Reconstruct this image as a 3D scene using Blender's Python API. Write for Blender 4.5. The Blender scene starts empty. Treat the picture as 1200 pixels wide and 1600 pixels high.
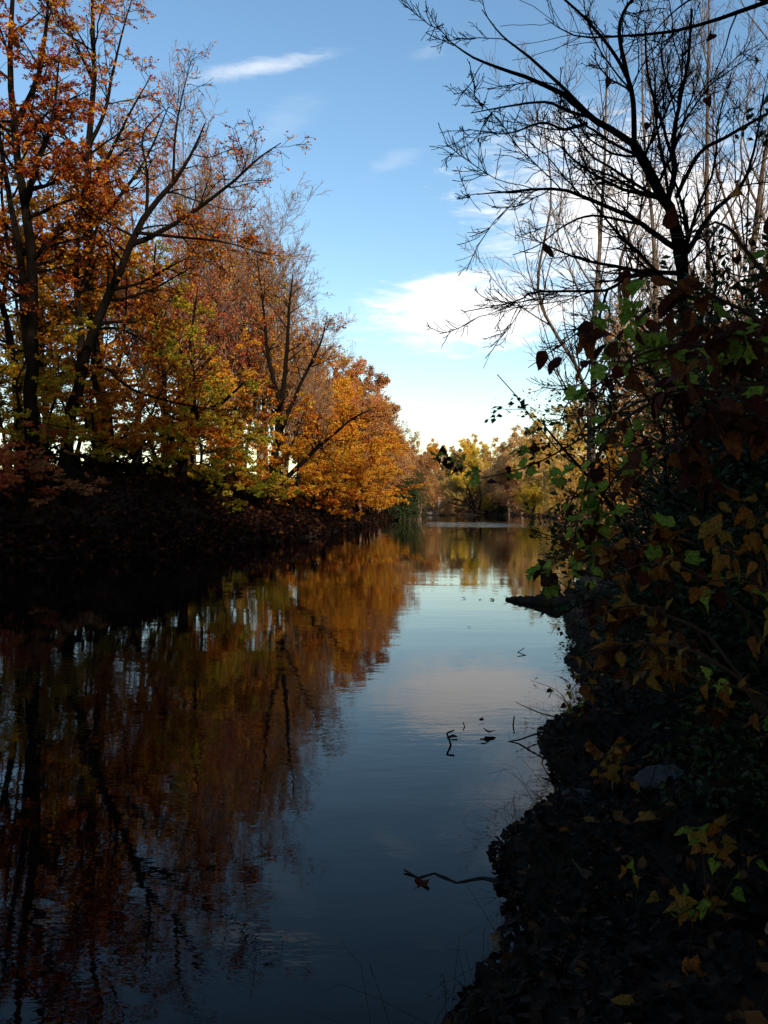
import bpy, math
import numpy as np
from mathutils import Vector, Matrix

# ------------------------------------------------------------------ camera, sky, sun, exposure
scene = bpy.context.scene
COL = scene.collection
CAM_H = 2.2                      # lens height above the water (photographer on the bank)
FPX = 1256.0                     # focal length in pixels of the 1200 x 1600 photograph
cam_data = bpy.data.cameras.new('camera')
cam_data.sensor_fit = 'VERTICAL'
cam_data.sensor_height = 24.0
cam_data.lens = 24.0 * FPX / 1600.0
cam_data.clip_start = 0.05
cam_data.clip_end = 6000.0
cam = bpy.data.objects.new('camera', cam_data)
COL.objects.link(cam)
cam.location = (0.0, 0.0, CAM_H)
cam.rotation_euler = (math.radians(90.0 - 0.6), 0.0, 0.0)
scene.camera = cam

SUN_EL = math.radians(18.0)
SUN_AZ = math.radians(155.0)     # clockwise from +Y: low afternoon sun from behind the camera, a little to the right
sun_dir = Vector((math.sin(SUN_AZ) * math.cos(SUN_EL), math.cos(SUN_AZ) * math.cos(SUN_EL), math.sin(SUN_EL)))

world = bpy.data.worlds.new('World')
scene.world = world
world.use_nodes = True
wnt = world.node_tree
wnt.nodes.clear()


def node(nt, typ, **kw):
    n = nt.nodes.new(typ)
    for k, v in kw.items():
        setattr(n, k, v)
    return n


def setin(nt, sock, v):
    if isinstance(v, bpy.types.NodeSocket):
        nt.links.new(v, sock)
    else:
        sock.default_value = v


def fmath(nt, op, a, b=0.0, c=0.0, clamp=False):
    n = node(nt, 'ShaderNodeMath', operation=op)
    n.use_clamp = clamp
    setin(nt, n.inputs[0], a)
    setin(nt, n.inputs[1], b)
    setin(nt, n.inputs[2], c)
    return n.outputs[0]


def maprange(nt, v, a, b, c=0.0, d=1.0, smooth=True):
    n = node(nt, 'ShaderNodeMapRange')
    n.interpolation_type = 'SMOOTHSTEP' if smooth else 'LINEAR'
    setin(nt, n.inputs[0], v)
    for i, x in enumerate((a, b, c, d)):
        n.inputs[i + 1].default_value = x
    return n.outputs[0]


def combine(nt, x, y, z=0.0):
    n = node(nt, 'ShaderNodeCombineXYZ')
    setin(nt, n.inputs[0], x); setin(nt, n.inputs[1], y); setin(nt, n.inputs[2], z)
    return n.outputs[0]


def noise(nt, vec, scale, detail=4.0, rough=0.55, dist=0.0):
    n = node(nt, 'ShaderNodeTexNoise')
    if vec is not None:
        nt.links.new(vec, n.inputs['Vector'])
    n.inputs['Scale'].default_value = scale
    n.inputs['Detail'].default_value = detail
    n.inputs['Roughness'].default_value = rough
    n.inputs['Distortion'].default_value = dist
    return n.outputs['Fac']


def build_sky(nt):
    sky = node(nt, 'ShaderNodeTexSky', sky_type='NISHITA')
    sky.sun_disc = False
    sky.sun_elevation = SUN_EL
    sky.sun_rotation = SUN_AZ
    sky.altitude = 200.0
    sky.air_density = 1.15
    sky.dust_density = 0.9
    sky.ozone_density = 1.0
    tc = node(nt, 'ShaderNodeTexCoord')
    sep = node(nt, 'ShaderNodeSeparateXYZ')
    nt.links.new(tc.outputs['Generated'], sep.inputs[0])
    az = fmath(nt, 'ARCTAN2', sep.outputs[0], sep.outputs[1])
    el = fmath(nt, 'ARCSINE', sep.outputs[2])
    wisp = noise(nt, combine(nt, fmath(nt, 'MULTIPLY', az, 3.0), fmath(nt, 'MULTIPLY', el, 16.0), 3.7), 2.2, 7.0, 0.62, 0.5)
    fine = noise(nt, combine(nt, fmath(nt, 'MULTIPLY', az, 9.0), fmath(nt, 'MULTIPLY', el, 30.0), 8.1), 3.0, 6.0, 0.6, 0.8)

    def patch(az0, el0, ra, re, rot, dens, lo, hi):
        c, s = math.cos(rot), math.sin(rot)
        da = fmath(nt, 'SUBTRACT', az, az0)
        de = fmath(nt, 'SUBTRACT', el, el0)
        u = fmath(nt, 'DIVIDE', fmath(nt, 'ADD', fmath(nt, 'MULTIPLY', da, c), fmath(nt, 'MULTIPLY', de, s)), ra)
        v = fmath(nt, 'DIVIDE', fmath(nt, 'SUBTRACT', fmath(nt, 'MULTIPLY', de, c), fmath(nt, 'MULTIPLY', da, s)), re)
        r = fmath(nt, 'SQRT', fmath(nt, 'ADD', fmath(nt, 'MULTIPLY', u, u), fmath(nt, 'MULTIPLY', v, v)))
        body = fmath(nt, 'SUBTRACT', fmath(nt, 'ADD', fmath(nt, 'MULTIPLY', wisp, 0.9), fmath(nt, 'MULTIPLY', fine, 0.55)), fmath(nt, 'MULTIPLY', r, 0.55))
        return fmath(nt, 'MULTIPLY', maprange(nt, body, lo, hi), dens)

    parts = [
        patch(0.115, 0.230, 0.165, 0.044, 0.03, 1.0, 0.08, 0.54),
        patch(0.085, 0.268, 0.075, 0.012, 0.12, 0.85, 0.10, 0.60),     # long white bank low over the river
        patch(0.30, 0.330, 0.20, 0.110, -0.25, 0.95, 0.12, 0.60),     # its bulk behind the bare tree
        patch(0.46, 0.250, 0.24, 0.150, 0.0, 0.95, 0.10, 0.55),
        patch(-0.160, 0.488, 0.110, 0.011, 0.20, 0.50, 0.14, 0.80),    # small streak
        patch(0.010, 0.400, 0.050, 0.016, 0.35, 0.13, 0.20, 0.75),
        patch(-0.120, 0.440, 0.060, 0.025, 0.40, 0.09, 0.20, 0.75),
        patch(0.058, 0.510, 0.035, 0.010, 0.2, 0.10, 0.20, 0.75),
    ]
    # the same thin streaks go on round the rest of the sky
    gen = fmath(nt, 'MULTIPLY', maprange(nt, wisp, 0.64, 0.84), maprange(nt, el, 0.02, 0.30, 0.6, 0.06))
    parts.append(gen)
    cov = parts[0]
    for q in parts[1:]:
        cov = fmath(nt, 'MAXIMUM', cov, q)
    cov = fmath(nt, 'MULTIPLY', cov, maprange(nt, el, 0.0, 0.03))
    tone = node(nt, 'ShaderNodeHueSaturation')
    tone.inputs['Saturation'].default_value = SKY_SAT
    tone.inputs['Value'].default_value = 1.0
    tone.inputs['Hue'].default_value = 0.5
    nt.links.new(sky.outputs[0], tone.inputs['Color'])
    mix = node(nt, 'ShaderNodeMix', data_type='RGBA')
    nt.links.new(cov, mix.inputs['Factor'])
    nt.links.new(tone.outputs[0], mix.inputs['A'])
    mix.inputs['B'].default_value = (CLOUD_V, CLOUD_V * 0.985, CLOUD_V * 0.98, 1)
    bg = node(nt, 'ShaderNodeBackground')
    bg.inputs['Strength'].default_value = SKY_STRENGTH
    nt.links.new(mix.outputs['Result'], bg.inputs['Color'])
    out = node(nt, 'ShaderNodeOutputWorld')
    nt.links.new(bg.outputs[0], out.inputs['Surface'])


SKY_STRENGTH = 0.15
SKY_SAT = 1.2
CLOUD_V = 6.0
build_sky(wnt)

sun_data = bpy.data.lights.new('sun', 'SUN')
sun_data.energy = 5.0
sun_data.angle = math.radians(0.53)
sun_data.color = (1.0, 0.80, 0.56)
sun = bpy.data.objects.new('sun', sun_data)
COL.objects.link(sun)
sun.rotation_euler = sun_dir.to_track_quat('Z', 'Y').to_euler()
sun.location = sun_dir * 200

scene.view_settings.view_transform = 'Standard'
scene.view_settings.look = 'None'
scene.view_settings.gamma = 1.0
scene.view_settings.use_curve_mapping = False
scene.view_settings.exposure = 0.5
scene.render.engine = 'CYCLES'
cy = scene.cycles
cy.max_bounces = 3
cy.use_adaptive_sampling = True
cy.adaptive_threshold = 0.02
cy.diffuse_bounces = 1
cy.glossy_bounces = 2
cy.transmission_bounces = 3
cy.caustics_reflective = False
cy.caustics_refractive = False
cy.sample_clamp_indirect = 4.0

# ------------------------------------------------------------------ helpers
RNG = np.random.default_rng(11)


def at(px, py, depth):
    """Point of the place at a given distance in front of the lens (metres), water level z = 0."""
    return np.array([(px - 600.0) / FPX * depth, depth, CAM_H + (787.0 - py) / FPX * depth])


def norm(a):
    return a / np.maximum(np.linalg.norm(a, axis=-1, keepdims=True), 1e-9)


def mesh_arrays(name, verts, quads=None, tris=None, tint=None, smooth=True):
    me = bpy.data.meshes.new(name)
    verts = np.asarray(verts, np.float32).reshape(-1, 3)
    loops, tot = [], []
    if quads is not None and len(quads):
        q = np.asarray(quads, np.int32).reshape(-1, 4)
        loops.append(q.ravel()); tot.append(np.full(len(q), 4, np.int32))
    if tris is not None and len(tris):
        t = np.asarray(tris, np.int32).reshape(-1, 3)
        loops.append(t.ravel()); tot.append(np.full(len(t), 3, np.int32))
    loops = np.concatenate(loops); tot = np.concatenate(tot)
    start = np.concatenate(([0], np.cumsum(tot)[:-1])).astype(np.int32)
    me.vertices.add(len(verts)); me.vertices.foreach_set('co', verts.ravel())
    me.loops.add(len(loops)); me.loops.foreach_set('vertex_index', loops)
    me.polygons.add(len(tot)); me.polygons.foreach_set('loop_start', start); me.polygons.foreach_set('loop_total', tot)
    me.polygons.foreach_set('use_smooth', np.full(len(tot), smooth, bool))
    if tint is not None:
        a = me.attributes.new('tint', 'FLOAT', 'POINT')
        a.data.foreach_set('value', np.asarray(tint, np.float32))
    me.update(calc_edges=True)
    return me


def obj(name, me, mat=None, parent=None, loc=None):
    o = bpy.data.objects.new(name, me)
    COL.objects.link(o)
    if mat is not None:
        if len(me.materials) == 0:
            me.materials.append(mat)
        elif me.materials[0] != mat:
            o.material_slots[0].link = 'OBJECT'
            o.material_slots[0].material = mat
    if parent is not None:
        o.parent = parent
    if loc is not None:
        o.location = tuple(float(v) for v in loc)
    return o


def tag(o, label=None, cat=None, group=None, kind=None):
    if label: o['label'] = label
    if cat: o['category'] = cat
    if group: o['group'] = group
    if kind: o['kind'] = kind
    return o


def empty(name, loc, rz=0.0):
    o = bpy.data.objects.new(name, None)
    COL.objects.link(o)
    o.location = tuple(float(v) for v in loc)
    o.rotation_euler = (0, 0, rz)
    o.empty_display_size = 0.3
    return o


def tubes(batches, k_by=None):
    """batches: list of (P[N,S+1,3], R[N,S+1], sides) -> verts, quads"""
    V, Q, off = [], [], 0
    for P, R, k in batches:
        if len(P) == 0:
            continue
        N, S1 = P.shape[:2]
        T = norm(np.gradient(P, axis=1))
        m = norm(P[:, -1] - P[:, 0])
        ref = np.where(np.abs(m[:, 2:3]) < 0.8, np.array([[0, 0, 1.0]]), np.array([[1.0, 0, 0]]))
        u = norm(np.cross(T, ref[:, None, :]))
        v = np.cross(T, u)
        a = np.arange(k) * (2 * math.pi / k)
        ring = P[:, :, None, :] + R[:, :, None, None] * (np.cos(a)[None, None, :, None] * u[:, :, None, :] + np.sin(a)[None, None, :, None] * v[:, :, None, :])
        V.append(ring.reshape(-1, 3))
        base = off + (np.arange(N) * S1 * k)[:, None, None] + (np.arange(S1 - 1) * k)[None, :, None]
        i = np.arange(k)[None, None, :]
        j = (np.arange(k) + 1) % k
        j = j[None, None, :]
        q = np.stack([base + i, base + j, base + k + j, base + k + i], -1)
        Q.append(q.reshape(-1, 4))
        off += N * S1 * k
    return np.concatenate(V), np.concatenate(Q)


def spline(ctrl, radii, segs, rng=None, wob=0.0):
    """Catmull-Rom through control points -> one branch (1,S+1,3),(1,S+1)"""
    c = np.asarray(ctrl, float); r = np.asarray(radii, float)
    n = len(c)
    cp = np.vstack([2 * c[0] - c[1], c, 2 * c[-1] - c[-2]])
    t = np.linspace(0, n - 1, segs + 1)
    k = np.minimum(t.astype(int), n - 2); w = (t - k)[:, None]
    p0, p1, p2, p3 = cp[k], cp[k + 1], cp[k + 2], cp[k + 3]
    P = 0.5 * ((2 * p1) + (-p0 + p2) * w + (2 * p0 - 5 * p1 + 4 * p2 - p3) * w ** 2 + (-p0 + 3 * p1 - 3 * p2 + p3) * w ** 3)
    R = np.interp(t, np.arange(n), r)
    if rng is not None and wob > 0:
        P[1:-1] += rng.normal(0, wob, (segs - 1, 3)) * R[1:-1, None]
    return P[None], R[None]


def spawn(rng, P, R, n=None, per_m=None, t=(0.3, 1.0), ang=50, angv=12, lr=0.4, lt=0.5, lmin=0.1, lmax=9.0, segs=5,
          wob=0.12, up=0.06, rr=0.55, rtip=0.004, flat=1.0, rmin=0.0, side=None):
    N, S1 = P.shape[:2]; S = S1 - 1
    seg = np.linalg.norm(np.diff(P, axis=1), axis=2)
    plen = seg.sum(1)
    if per_m is not None:
        cnt = np.maximum(rng.poisson(per_m * plen * (t[1] - t[0])), 1)
    else:
        cnt = np.full(N, n)
    idx = np.repeat(np.arange(N), cnt)
    M = len(idx)
    tt = rng.uniform(t[0], t[1], M)
    f = tt * S; k = np.minimum(f.astype(int), S - 1); w = (f - k)[:, None]
    pos = P[idx, k] * (1 - w) + P[idx, k + 1] * w
    tan = norm(P[idx, k + 1] - P[idx, k])
    r = R[idx, k] * (1 - w[:, 0]) + R[idx, k + 1] * w[:, 0]
    a = np.radians(np.clip(rng.normal(ang, angv, M), 12, 110))
    az = rng.uniform(0, 2 * math.pi, M)
    ref = np.where(np.abs(tan[:, 2:3]) < 0.9, np.array([[0, 0, 1.0]]), np.array([[1.0, 0, 0]]))
    u = norm(np.cross(tan, ref)); v = np.cross(tan, u)
    d = np.cos(a)[:, None] * tan + np.sin(a)[:, None] * (np.cos(az)[:, None] * u + np.sin(az)[:, None] * v)
    d[:, 2] *= flat
    if side is not None:
        d = d + np.asarray(side)
    d = norm(d)
    L = np.clip(plen[idx] * lr * (1 - lt * tt) * rng.uniform(0.55, 1.25, M), lmin, lmax)
    r0 = np.clip(r * rr * rng.uniform(0.75, 1.1, M), max(rtip, rmin), None)
    pts = np.empty((M, segs + 1, 3)); pts[:, 0] = pos
    step = (L / segs)[:, None]
    for s in range(segs):
        pts[:, s + 1] = pts[:, s] + d * step
        d = norm(d + rng.normal(0, wob, (M, 3)) + np.array([0, 0, up]))
    s = np.linspace(0, 1, segs + 1)[None, :]
    rad = r0[:, None] * (1 - s) ** 0.8 + np.minimum(rtip, r0)[:, None] * (1 - (1 - s) ** 0.8)
    return pts, rad


def cat(a):
    return a


def leaf_quads(rng, P, m, size=(0.07, 0.12), t=(0.15, 1.0), jit=0.04, upw=1.2, aspect=0.62, clump=0.35, base=0.5, hgrad=None, keep=None, droop=0.1):
    """simple folded leaves scattered along branches: 4 verts, 2 triangles each"""
    N, S1 = P.shape[:2]; S = S1 - 1
    cl = rng.normal(0, clump, N)
    idx = np.repeat(np.arange(N), m)
    if keep is not None:
        idx = idx[keep(P[idx, S // 2], rng)]
    M = len(idx)
    tt = rng.uniform(t[0], t[1], M); f = tt * S; k = np.minimum(f.astype(int), S - 1); w = (f - k)[:, None]
    pos = P[idx, k] * (1 - w) + P[idx, k + 1] * w + rng.normal(0, jit, (M, 3))
    tan = norm(P[idx, k + 1] - P[idx, k])
    d = norm(tan * 0.6 + rng.normal(0, 0.7, (M, 3)) * np.array([1, 1, 0.5]) + np.array([0, 0, -droop]))
    nrm = norm(rng.normal(0, 1, (M, 3)) + np.array([0, 0, upw]))
    sd = norm(np.cross(nrm, d)); nn = np.cross(d, sd)
    L = rng.uniform(size[0], size[1], M)[:, None]
    tip = pos + d * L
    mid = pos + d * L * 0.45 + nn * L * 0.10
    hw = L * aspect * 0.5
    V = np.stack([pos, mid - sd * hw, tip, mid + sd * hw], 1).reshape(-1, 3)
    b = (np.arange(M) * 4)[:, None]
    tris = np.concatenate([b + np.array([0, 1, 2]), b + np.array([0, 2, 3])], 0)
    tint = base + cl[idx] + rng.normal(0, 0.16, M)
    if hgrad is not None:
        tint = tint + hgrad(pos)
    return V, tris, np.repeat(np.clip(tint, 0, 1), 4)


# ------------------------------------------------------------------ materials
def material(name):
    m = bpy.data.materials.new(name)
    m.use_nodes = True
    m.node_tree.nodes.clear()
    return m, m.node_tree


def ramp(nt, fac, stops):
    n = node(nt, 'ShaderNodeValToRGB')
    cr = n.color_ramp
    while len(cr.elements) > 1:
        cr.elements.remove(cr.elements[-1])
    cr.elements[0].position = stops[0][0]; cr.elements[0].color = (*stops[0][1], 1)
    for p, c in stops[1:]:
        e = cr.elements.new(p); e.color = (*c, 1)
    nt.links.new(fac, n.inputs[0])
    return n.outputs[0]


def leaf_material(name, stops, trans=0.45, rough=0.6, bright=1.0):
    m, nt = material(name)
    at_ = node(nt, 'ShaderNodeAttribute', attribute_name='tint')
    oi = node(nt, 'ShaderNodeObjectInfo')
    fac = fmath(nt, 'ADD', at_.outputs['Fac'], fmath(nt, 'MULTIPLY', fmath(nt, 'SUBTRACT', oi.outputs['Random'], 0.5), 0.18), clamp=True)
    col = ramp(nt, fac, stops)
    hs = node(nt, 'ShaderNodeHueSaturation')
    nt.links.new(col, hs.inputs['Color'])
    hs.inputs['Value'].default_value = bright
    dif = node(nt, 'ShaderNodeBsdfPrincipled')
    nt.links.new(hs.outputs[0], dif.inputs['Base Color'])
    dif.inputs['Roughness'].default_value = rough
    dif.inputs['Specular IOR Level'].default_value = 0.12
    tr = node(nt, 'ShaderNodeBsdfTranslucent')
    hs2 = node(nt, 'ShaderNodeHueSaturation')
    nt.links.new(hs.outputs[0], hs2.inputs['Color'])
    hs2.inputs['Saturation'].default_value = 1.1
    hs2.inputs['Value'].default_value = 1.15
    nt.links.new(hs2.outputs[0], tr.inputs['Color'])
    mx = node(nt, 'ShaderNodeMixShader')
    mx.inputs[0].default_value = trans
    nt.links.new(dif.outputs[0], mx.inputs[1]); nt.links.new(tr.outputs[0], mx.inputs[2])
    out = node(nt, 'ShaderNodeOutputMaterial')
    nt.links.new(mx.outputs[0], out.inputs['Surface'])
    return m


def bark_material(name, c0, c1, scale=6.0, bump=0.02):
    m, nt = material(name)
    tc = node(nt, 'ShaderNodeTexCoord')
    mp = node(nt, 'ShaderNodeMapping')
    mp.inputs['Scale'].default_value = (1, 1, 0.25)
    nt.links.new(tc.outputs['Object'], mp.inputs[0])
    nz = noise(nt, mp.outputs[0], scale, 6.0, 0.65)
    col = ramp(nt, nz, [(0.3, c0), (0.7, c1)])
    p = node(nt, 'ShaderNodeBsdfPrincipled')
    nt.links.new(col, p.inputs['Base Color'])
    p.inputs['Roughness'].default_value = 1.0
    p.inputs['Specular IOR Level'].default_value = 0.02
    b = node(nt, 'ShaderNodeBump')
    b.inputs['Strength'].default_value = 0.7
    b.inputs['Distance'].default_value = bump
    nt.links.new(noise(nt, mp.outputs[0], scale * 2.5, 5.0, 0.7), b.inputs['Height'])
    nt.links.new(b.outputs[0], p.inputs['Normal'])
    out = node(nt, 'ShaderNodeOutputMaterial')
    nt.links.new(p.outputs[0], out.inputs['Surface'])
    return m


def matte_material(name, stops, scale=3.0, rough=0.95, bump=0.02, spec=0.1):
    m, nt = material(name)
    tc = node(nt, 'ShaderNodeTexCoord')
    nz = noise(nt, tc.outputs['Object'], scale, 7.0, 0.65)
    p = node(nt, 'ShaderNodeBsdfPrincipled')
    nt.links.new(ramp(nt, nz, stops), p.inputs['Base Color'])
    p.inputs['Roughness'].default_value = rough
    p.inputs['Specular IOR Level'].default_value = spec
    b = node(nt, 'ShaderNodeBump')
    b.inputs['Distance'].default_value = bump
    nt.links.new(noise(nt, tc.outputs['Object'], scale * 4, 6.0, 0.7), b.inputs['Height'])
    nt.links.new(b.outputs[0], p.inputs['Normal'])
    out = node(nt, 'ShaderNodeOutputMaterial')
    nt.links.new(p.outputs[0], out.inputs['Surface'])
    return m


M = {}
M['orange'] = leaf_material('leaf_orange', [(0.0, (0.14, 0.022, 0.008)), (0.3, (0.34, 0.075, 0.010)), (0.55, (0.52, 0.17, 0.016)), (0.8, (0.60, 0.31, 0.03)), (1.0, (0.50, 0.38, 0.05))])
M['red'] = leaf_material('leaf_red', [(0.0, (0.14, 0.018, 0.014)), (0.45, (0.36, 0.065, 0.03)), (0.8, (0.48, 0.17, 0.07)), (1.0, (0.56, 0.28, 0.07))])
M['pink'] = leaf_material('leaf_pink', [(0.0, (0.40, 0.10, 0.05)), (0.5, (0.58, 0.22, 0.12)), (1.0, (0.62, 0.34, 0.14))])
M['gold'] = leaf_material('leaf_gold', [(0.0, (0.38, 0.12, 0.015)), (0.4, (0.56, 0.24, 0.025)), (0.75, (0.64, 0.36, 0.04)), (1.0, (0.56, 0.43, 0.06))])
M['yellow'] = leaf_material('leaf_yellow', [(0.0, (0.50, 0.30, 0.04)), (0.5, (0.68, 0.48, 0.07)), (1.0, (0.66, 0.54, 0.10))])
M['lime'] = leaf_material('leaf_lime', [(0.0, (0.30, 0.09, 0.012)), (0.3, (0.48, 0.27, 0.02)), (0.6, (0.36, 0.33, 0.035)), (1.0, (0.16, 0.19, 0.025))])
M['olive'] = leaf_material('leaf_olive', [(0.0, (0.44, 0.23, 0.07)), (0.4, (0.50, 0.33, 0.10)), (0.75, (0.44, 0.37, 0.10)), (1.0, (0.28, 0.28, 0.08))])
M['rust'] = leaf_material('leaf_rust', [(0.0, (0.15, 0.06, 0.035)), (0.4, (0.31, 0.135, 0.06)), (0.75, (0.42, 0.22, 0.09)), (1.0, (0.52, 0.32, 0.11))])
M['tan'] = leaf_material('leaf_tan', [(0.0, (0.38, 0.22, 0.10)), (0.5, (0.54, 0.34, 0.16)), (1.0, (0.62, 0.45, 0.20))])
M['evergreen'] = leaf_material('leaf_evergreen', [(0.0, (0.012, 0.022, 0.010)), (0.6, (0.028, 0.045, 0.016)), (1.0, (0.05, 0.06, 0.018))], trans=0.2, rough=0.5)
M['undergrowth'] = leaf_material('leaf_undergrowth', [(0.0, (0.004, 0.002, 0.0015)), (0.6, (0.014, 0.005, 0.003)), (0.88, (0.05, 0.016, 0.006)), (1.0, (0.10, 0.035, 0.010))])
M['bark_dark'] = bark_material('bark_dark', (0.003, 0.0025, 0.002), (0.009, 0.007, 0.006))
M['bark_brown'] = bark_material('bark_brown', (0.09, 0.06, 0.046), (0.20, 0.145, 0.11))
M['bark_pale'] = bark_material('bark_pale', (0.055, 0.042, 0.034), (0.12, 0.092, 0.07))
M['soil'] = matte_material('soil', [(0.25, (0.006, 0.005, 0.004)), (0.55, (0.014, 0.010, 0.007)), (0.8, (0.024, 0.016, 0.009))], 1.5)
M['stone'] = matte_material('stone', [(0.3, (0.04, 0.04, 0.042)), (0.7, (0.10, 0.10, 0.10))], 5.0)
M['wet_wood'] = bark_material('wet_wood', (0.012, 0.010, 0.008), (0.035, 0.028, 0.022), 9.0)
M['straw'] = matte_material('straw', [(0.3, (0.02, 0.014, 0.007)), (0.7, (0.075, 0.055, 0.025))], 8.0)
M['stem'] = matte_material('vine_stem', [(0.3, (0.03, 0.018, 0.012)), (0.7, (0.07, 0.04, 0.025))], 20.0, bump=0.002)
M['hut_wall'] = matte_material('hut_wall', [(0.3, (0.62, 0.60, 0.55)), (0.7, (0.78, 0.76, 0.70))], 2.0)
M['hut_roof'] = matte_material('hut_roof', [(0.3, (0.22, 0.09, 0.04)), (0.7, (0.30, 0.13, 0.06))], 4.0)


def water_material():
    m, nt = material('river_water')
    tc = node(nt, 'ShaderNodeTexCoord')
    pos = tc.outputs['Object']

    def stretched(sx, sy, scale, detail, rough, dist=0.0):
        mp = node(nt, 'ShaderNodeMapping')
        mp.inputs['Scale'].default_value = (sx, sy, 1)
        nt.links.new(pos, mp.inputs[0])
        return noise(nt, mp.outputs[0], scale, detail, rough, dist)
    swell = stretched(0.35, 1.0, 1.1, 3.0, 0.5, 0.4)
    ripple = stretched(0.45, 1.0, 5.0, 3.0, 0.55, 0.3)
    fine = stretched(0.6, 1.0, 16.0, 2.0, 0.5)
    calm = maprange(nt, stretched(0.10, 0.30, 0.6, 3.0, 0.5, 0.5), 0.42, 0.66, 0.35, 1.6)
    # a breath of wind roughens a long patch far down the river
    sep = node(nt, 'ShaderNodeSeparateXYZ')
    nt.links.new(pos, sep.inputs[0])
    ex = fmath(nt, 'DIVIDE', fmath(nt, 'SUBTRACT', sep.outputs[0], 13.0), 14.0)
    ey = fmath(nt, 'DIVIDE', fmath(nt, 'SUBTRACT', sep.outputs[1], 86.0), 16.0)
    rr = fmath(nt, 'ADD', fmath(nt, 'MULTIPLY', ex, ex), fmath(nt, 'MULTIPLY', ey, ey))
    br = fmath(nt, 'ADD', rr, fmath(nt, 'MULTIPLY', stretched(0.06, 0.35, 1.0, 5.0, 0.65), 4.0))
    wind = maprange(nt, br, 1.7, 2.8, 1.0, 0.0)
    h = fmath(nt, 'ADD', fmath(nt, 'MULTIPLY', swell, 0.65), fmath(nt, 'MULTIPLY', ripple, WAVE_RIPPLE))
    h = fmath(nt, 'ADD', h, fmath(nt, 'MULTIPLY', fine, WAVE_FINE))
    h = fmath(nt, 'MULTIPLY', h, calm)
    h = fmath(nt, 'ADD', h, fmath(nt, 'MULTIPLY', fmath(nt, 'MULTIPLY', ripple, wind), 7.0))
    b = node(nt, 'ShaderNodeBump')
    b.inputs['Strength'].default_value = 1.0
    b.inputs['Distance'].default_value = WAVE_DIST
    nt.links.new(h, b.inputs['Height'])
    p = node(nt, 'ShaderNodeBsdfPrincipled')
    p.inputs['Base Color'].default_value = (0.0010, 0.0012, 0.0014, 1)
    p.inputs['Roughness'].default_value = 0.015
    p.inputs['IOR'].default_value = 1.22
    nt.links.new(b.outputs[0], p.inputs['Normal'])
    out = node(nt, 'ShaderNodeOutputMaterial')
    nt.links.new(p.outputs[0], out.inputs['Surface'])
    return m


WAVE_DIST = 0.006
WAVE_RIPPLE = 0.20
WAVE_FINE = 0.05
M['water'] = water_material()

# ------------------------------------------------------------------ terrain and river
LB = np.array([(-400, -40), (-60, -30), (-30, -24), (0, -21), (20, -18.5), (28, -16.5), (32, -14), (35.5, -9), (44, -6.4), (52, -5.2), (70, -3), (98, -0.2), (125, 3), (145, 5), (165, 6), (2000, 6)])
RB = np.array([(-400, -20), (-30, -6), (-5, -2.4), (0, -1.3), (2.2, -0.5), (3.4, 0.35), (4.2, 0.7), (5.1, 0.72), (6.1, 1.35), (7.0, 1.45), (7.8, 1.55), (9.1, 2.35), (11, 2.55), (13, 3.0), (16, 3.6), (17.5, 4.2), (20, 4.6), (25, 6.2), (44, 12), (80, 21.5), (104, 25), (120, 26), (135, 25.5), (150, 25), (165, 25), (2000, 25)])
FAR = 152.0


def sstep(x, a, b):
    t = np.clip((x - a) / (b - a), 0, 1)
    return t * t * (3 - 2 * t)


def wobble(x, y, f):
    return np.sin(x * f + 1.3 * np.sin(y * f * 0.7)) * 0.5 + np.sin(y * f * 1.31 + 1.7 * np.sin(x * f * 0.9 + 2.0)) * 0.5


def ground_z(x, y):
    x = np.asarray(x, float); y = np.asarray(y, float)
    xl = np.interp(y, LB[:, 0], LB[:, 1]) + 0.35 * wobble(x * 0, y, 0.9)
    xr = np.interp(y, RB[:, 0], RB[:, 1]) + 0.10 * wobble(x * 0, y, 2.3)
    dl = xl - x; dr = x - xr; df = (y - FAR) + 1.2 * wobble(x, y * 0, 0.35)
    zl = np.where(dl > 0, 0.5 * sstep(dl, 0, 0.8) + 3.4 * sstep(dl, 0.3, 7.5) + 0.25 * wobble(x, y, 0.5) * sstep(dl, 0, 4), 0.35 * dl)
    zr = np.where(dr > 0, 0.14 * sstep(dr, 0, 0.25) + 0.55 * sstep(dr, 0.1, 2.2) + 1.3 * sstep(dr, 1.5, 9.0) + 2.5 * sstep(dr, 12, 50)
                  + 0.05 * wobble(x, y, 2.6) * sstep(dr, 0, 0.6), 0.5 * dr)
    zf = np.where(df > 0, 0.8 * sstep(df, 0, 3) + 3.5 * sstep(df, 4, 60), 0.3 * df)
    shade_hill = 12.0 * sstep(-y, 4.0, 26.0) * sstep(x, -7.0, 4.0) * (1 - 0.8 * sstep(x, 17.0, 34.0))  # unseen rise added behind the camera, shaped to cast shade on the near banks
    zr = np.where(dr > 0, zr + shade_hill, zr)
    z = np.maximum(np.maximum(zl, zr), zf)
    return np.maximum(z, -1.4)


def gz(x, y):
    return float(ground_z(np.array([x]), np.array([y]))[0])


def axis(segs):
    out = [np.array([segs[0][0]], float)]
    for a, b, n in segs:
        out.append(np.linspace(a, b, n + 1)[1:])
    return np.concatenate(out)


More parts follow.
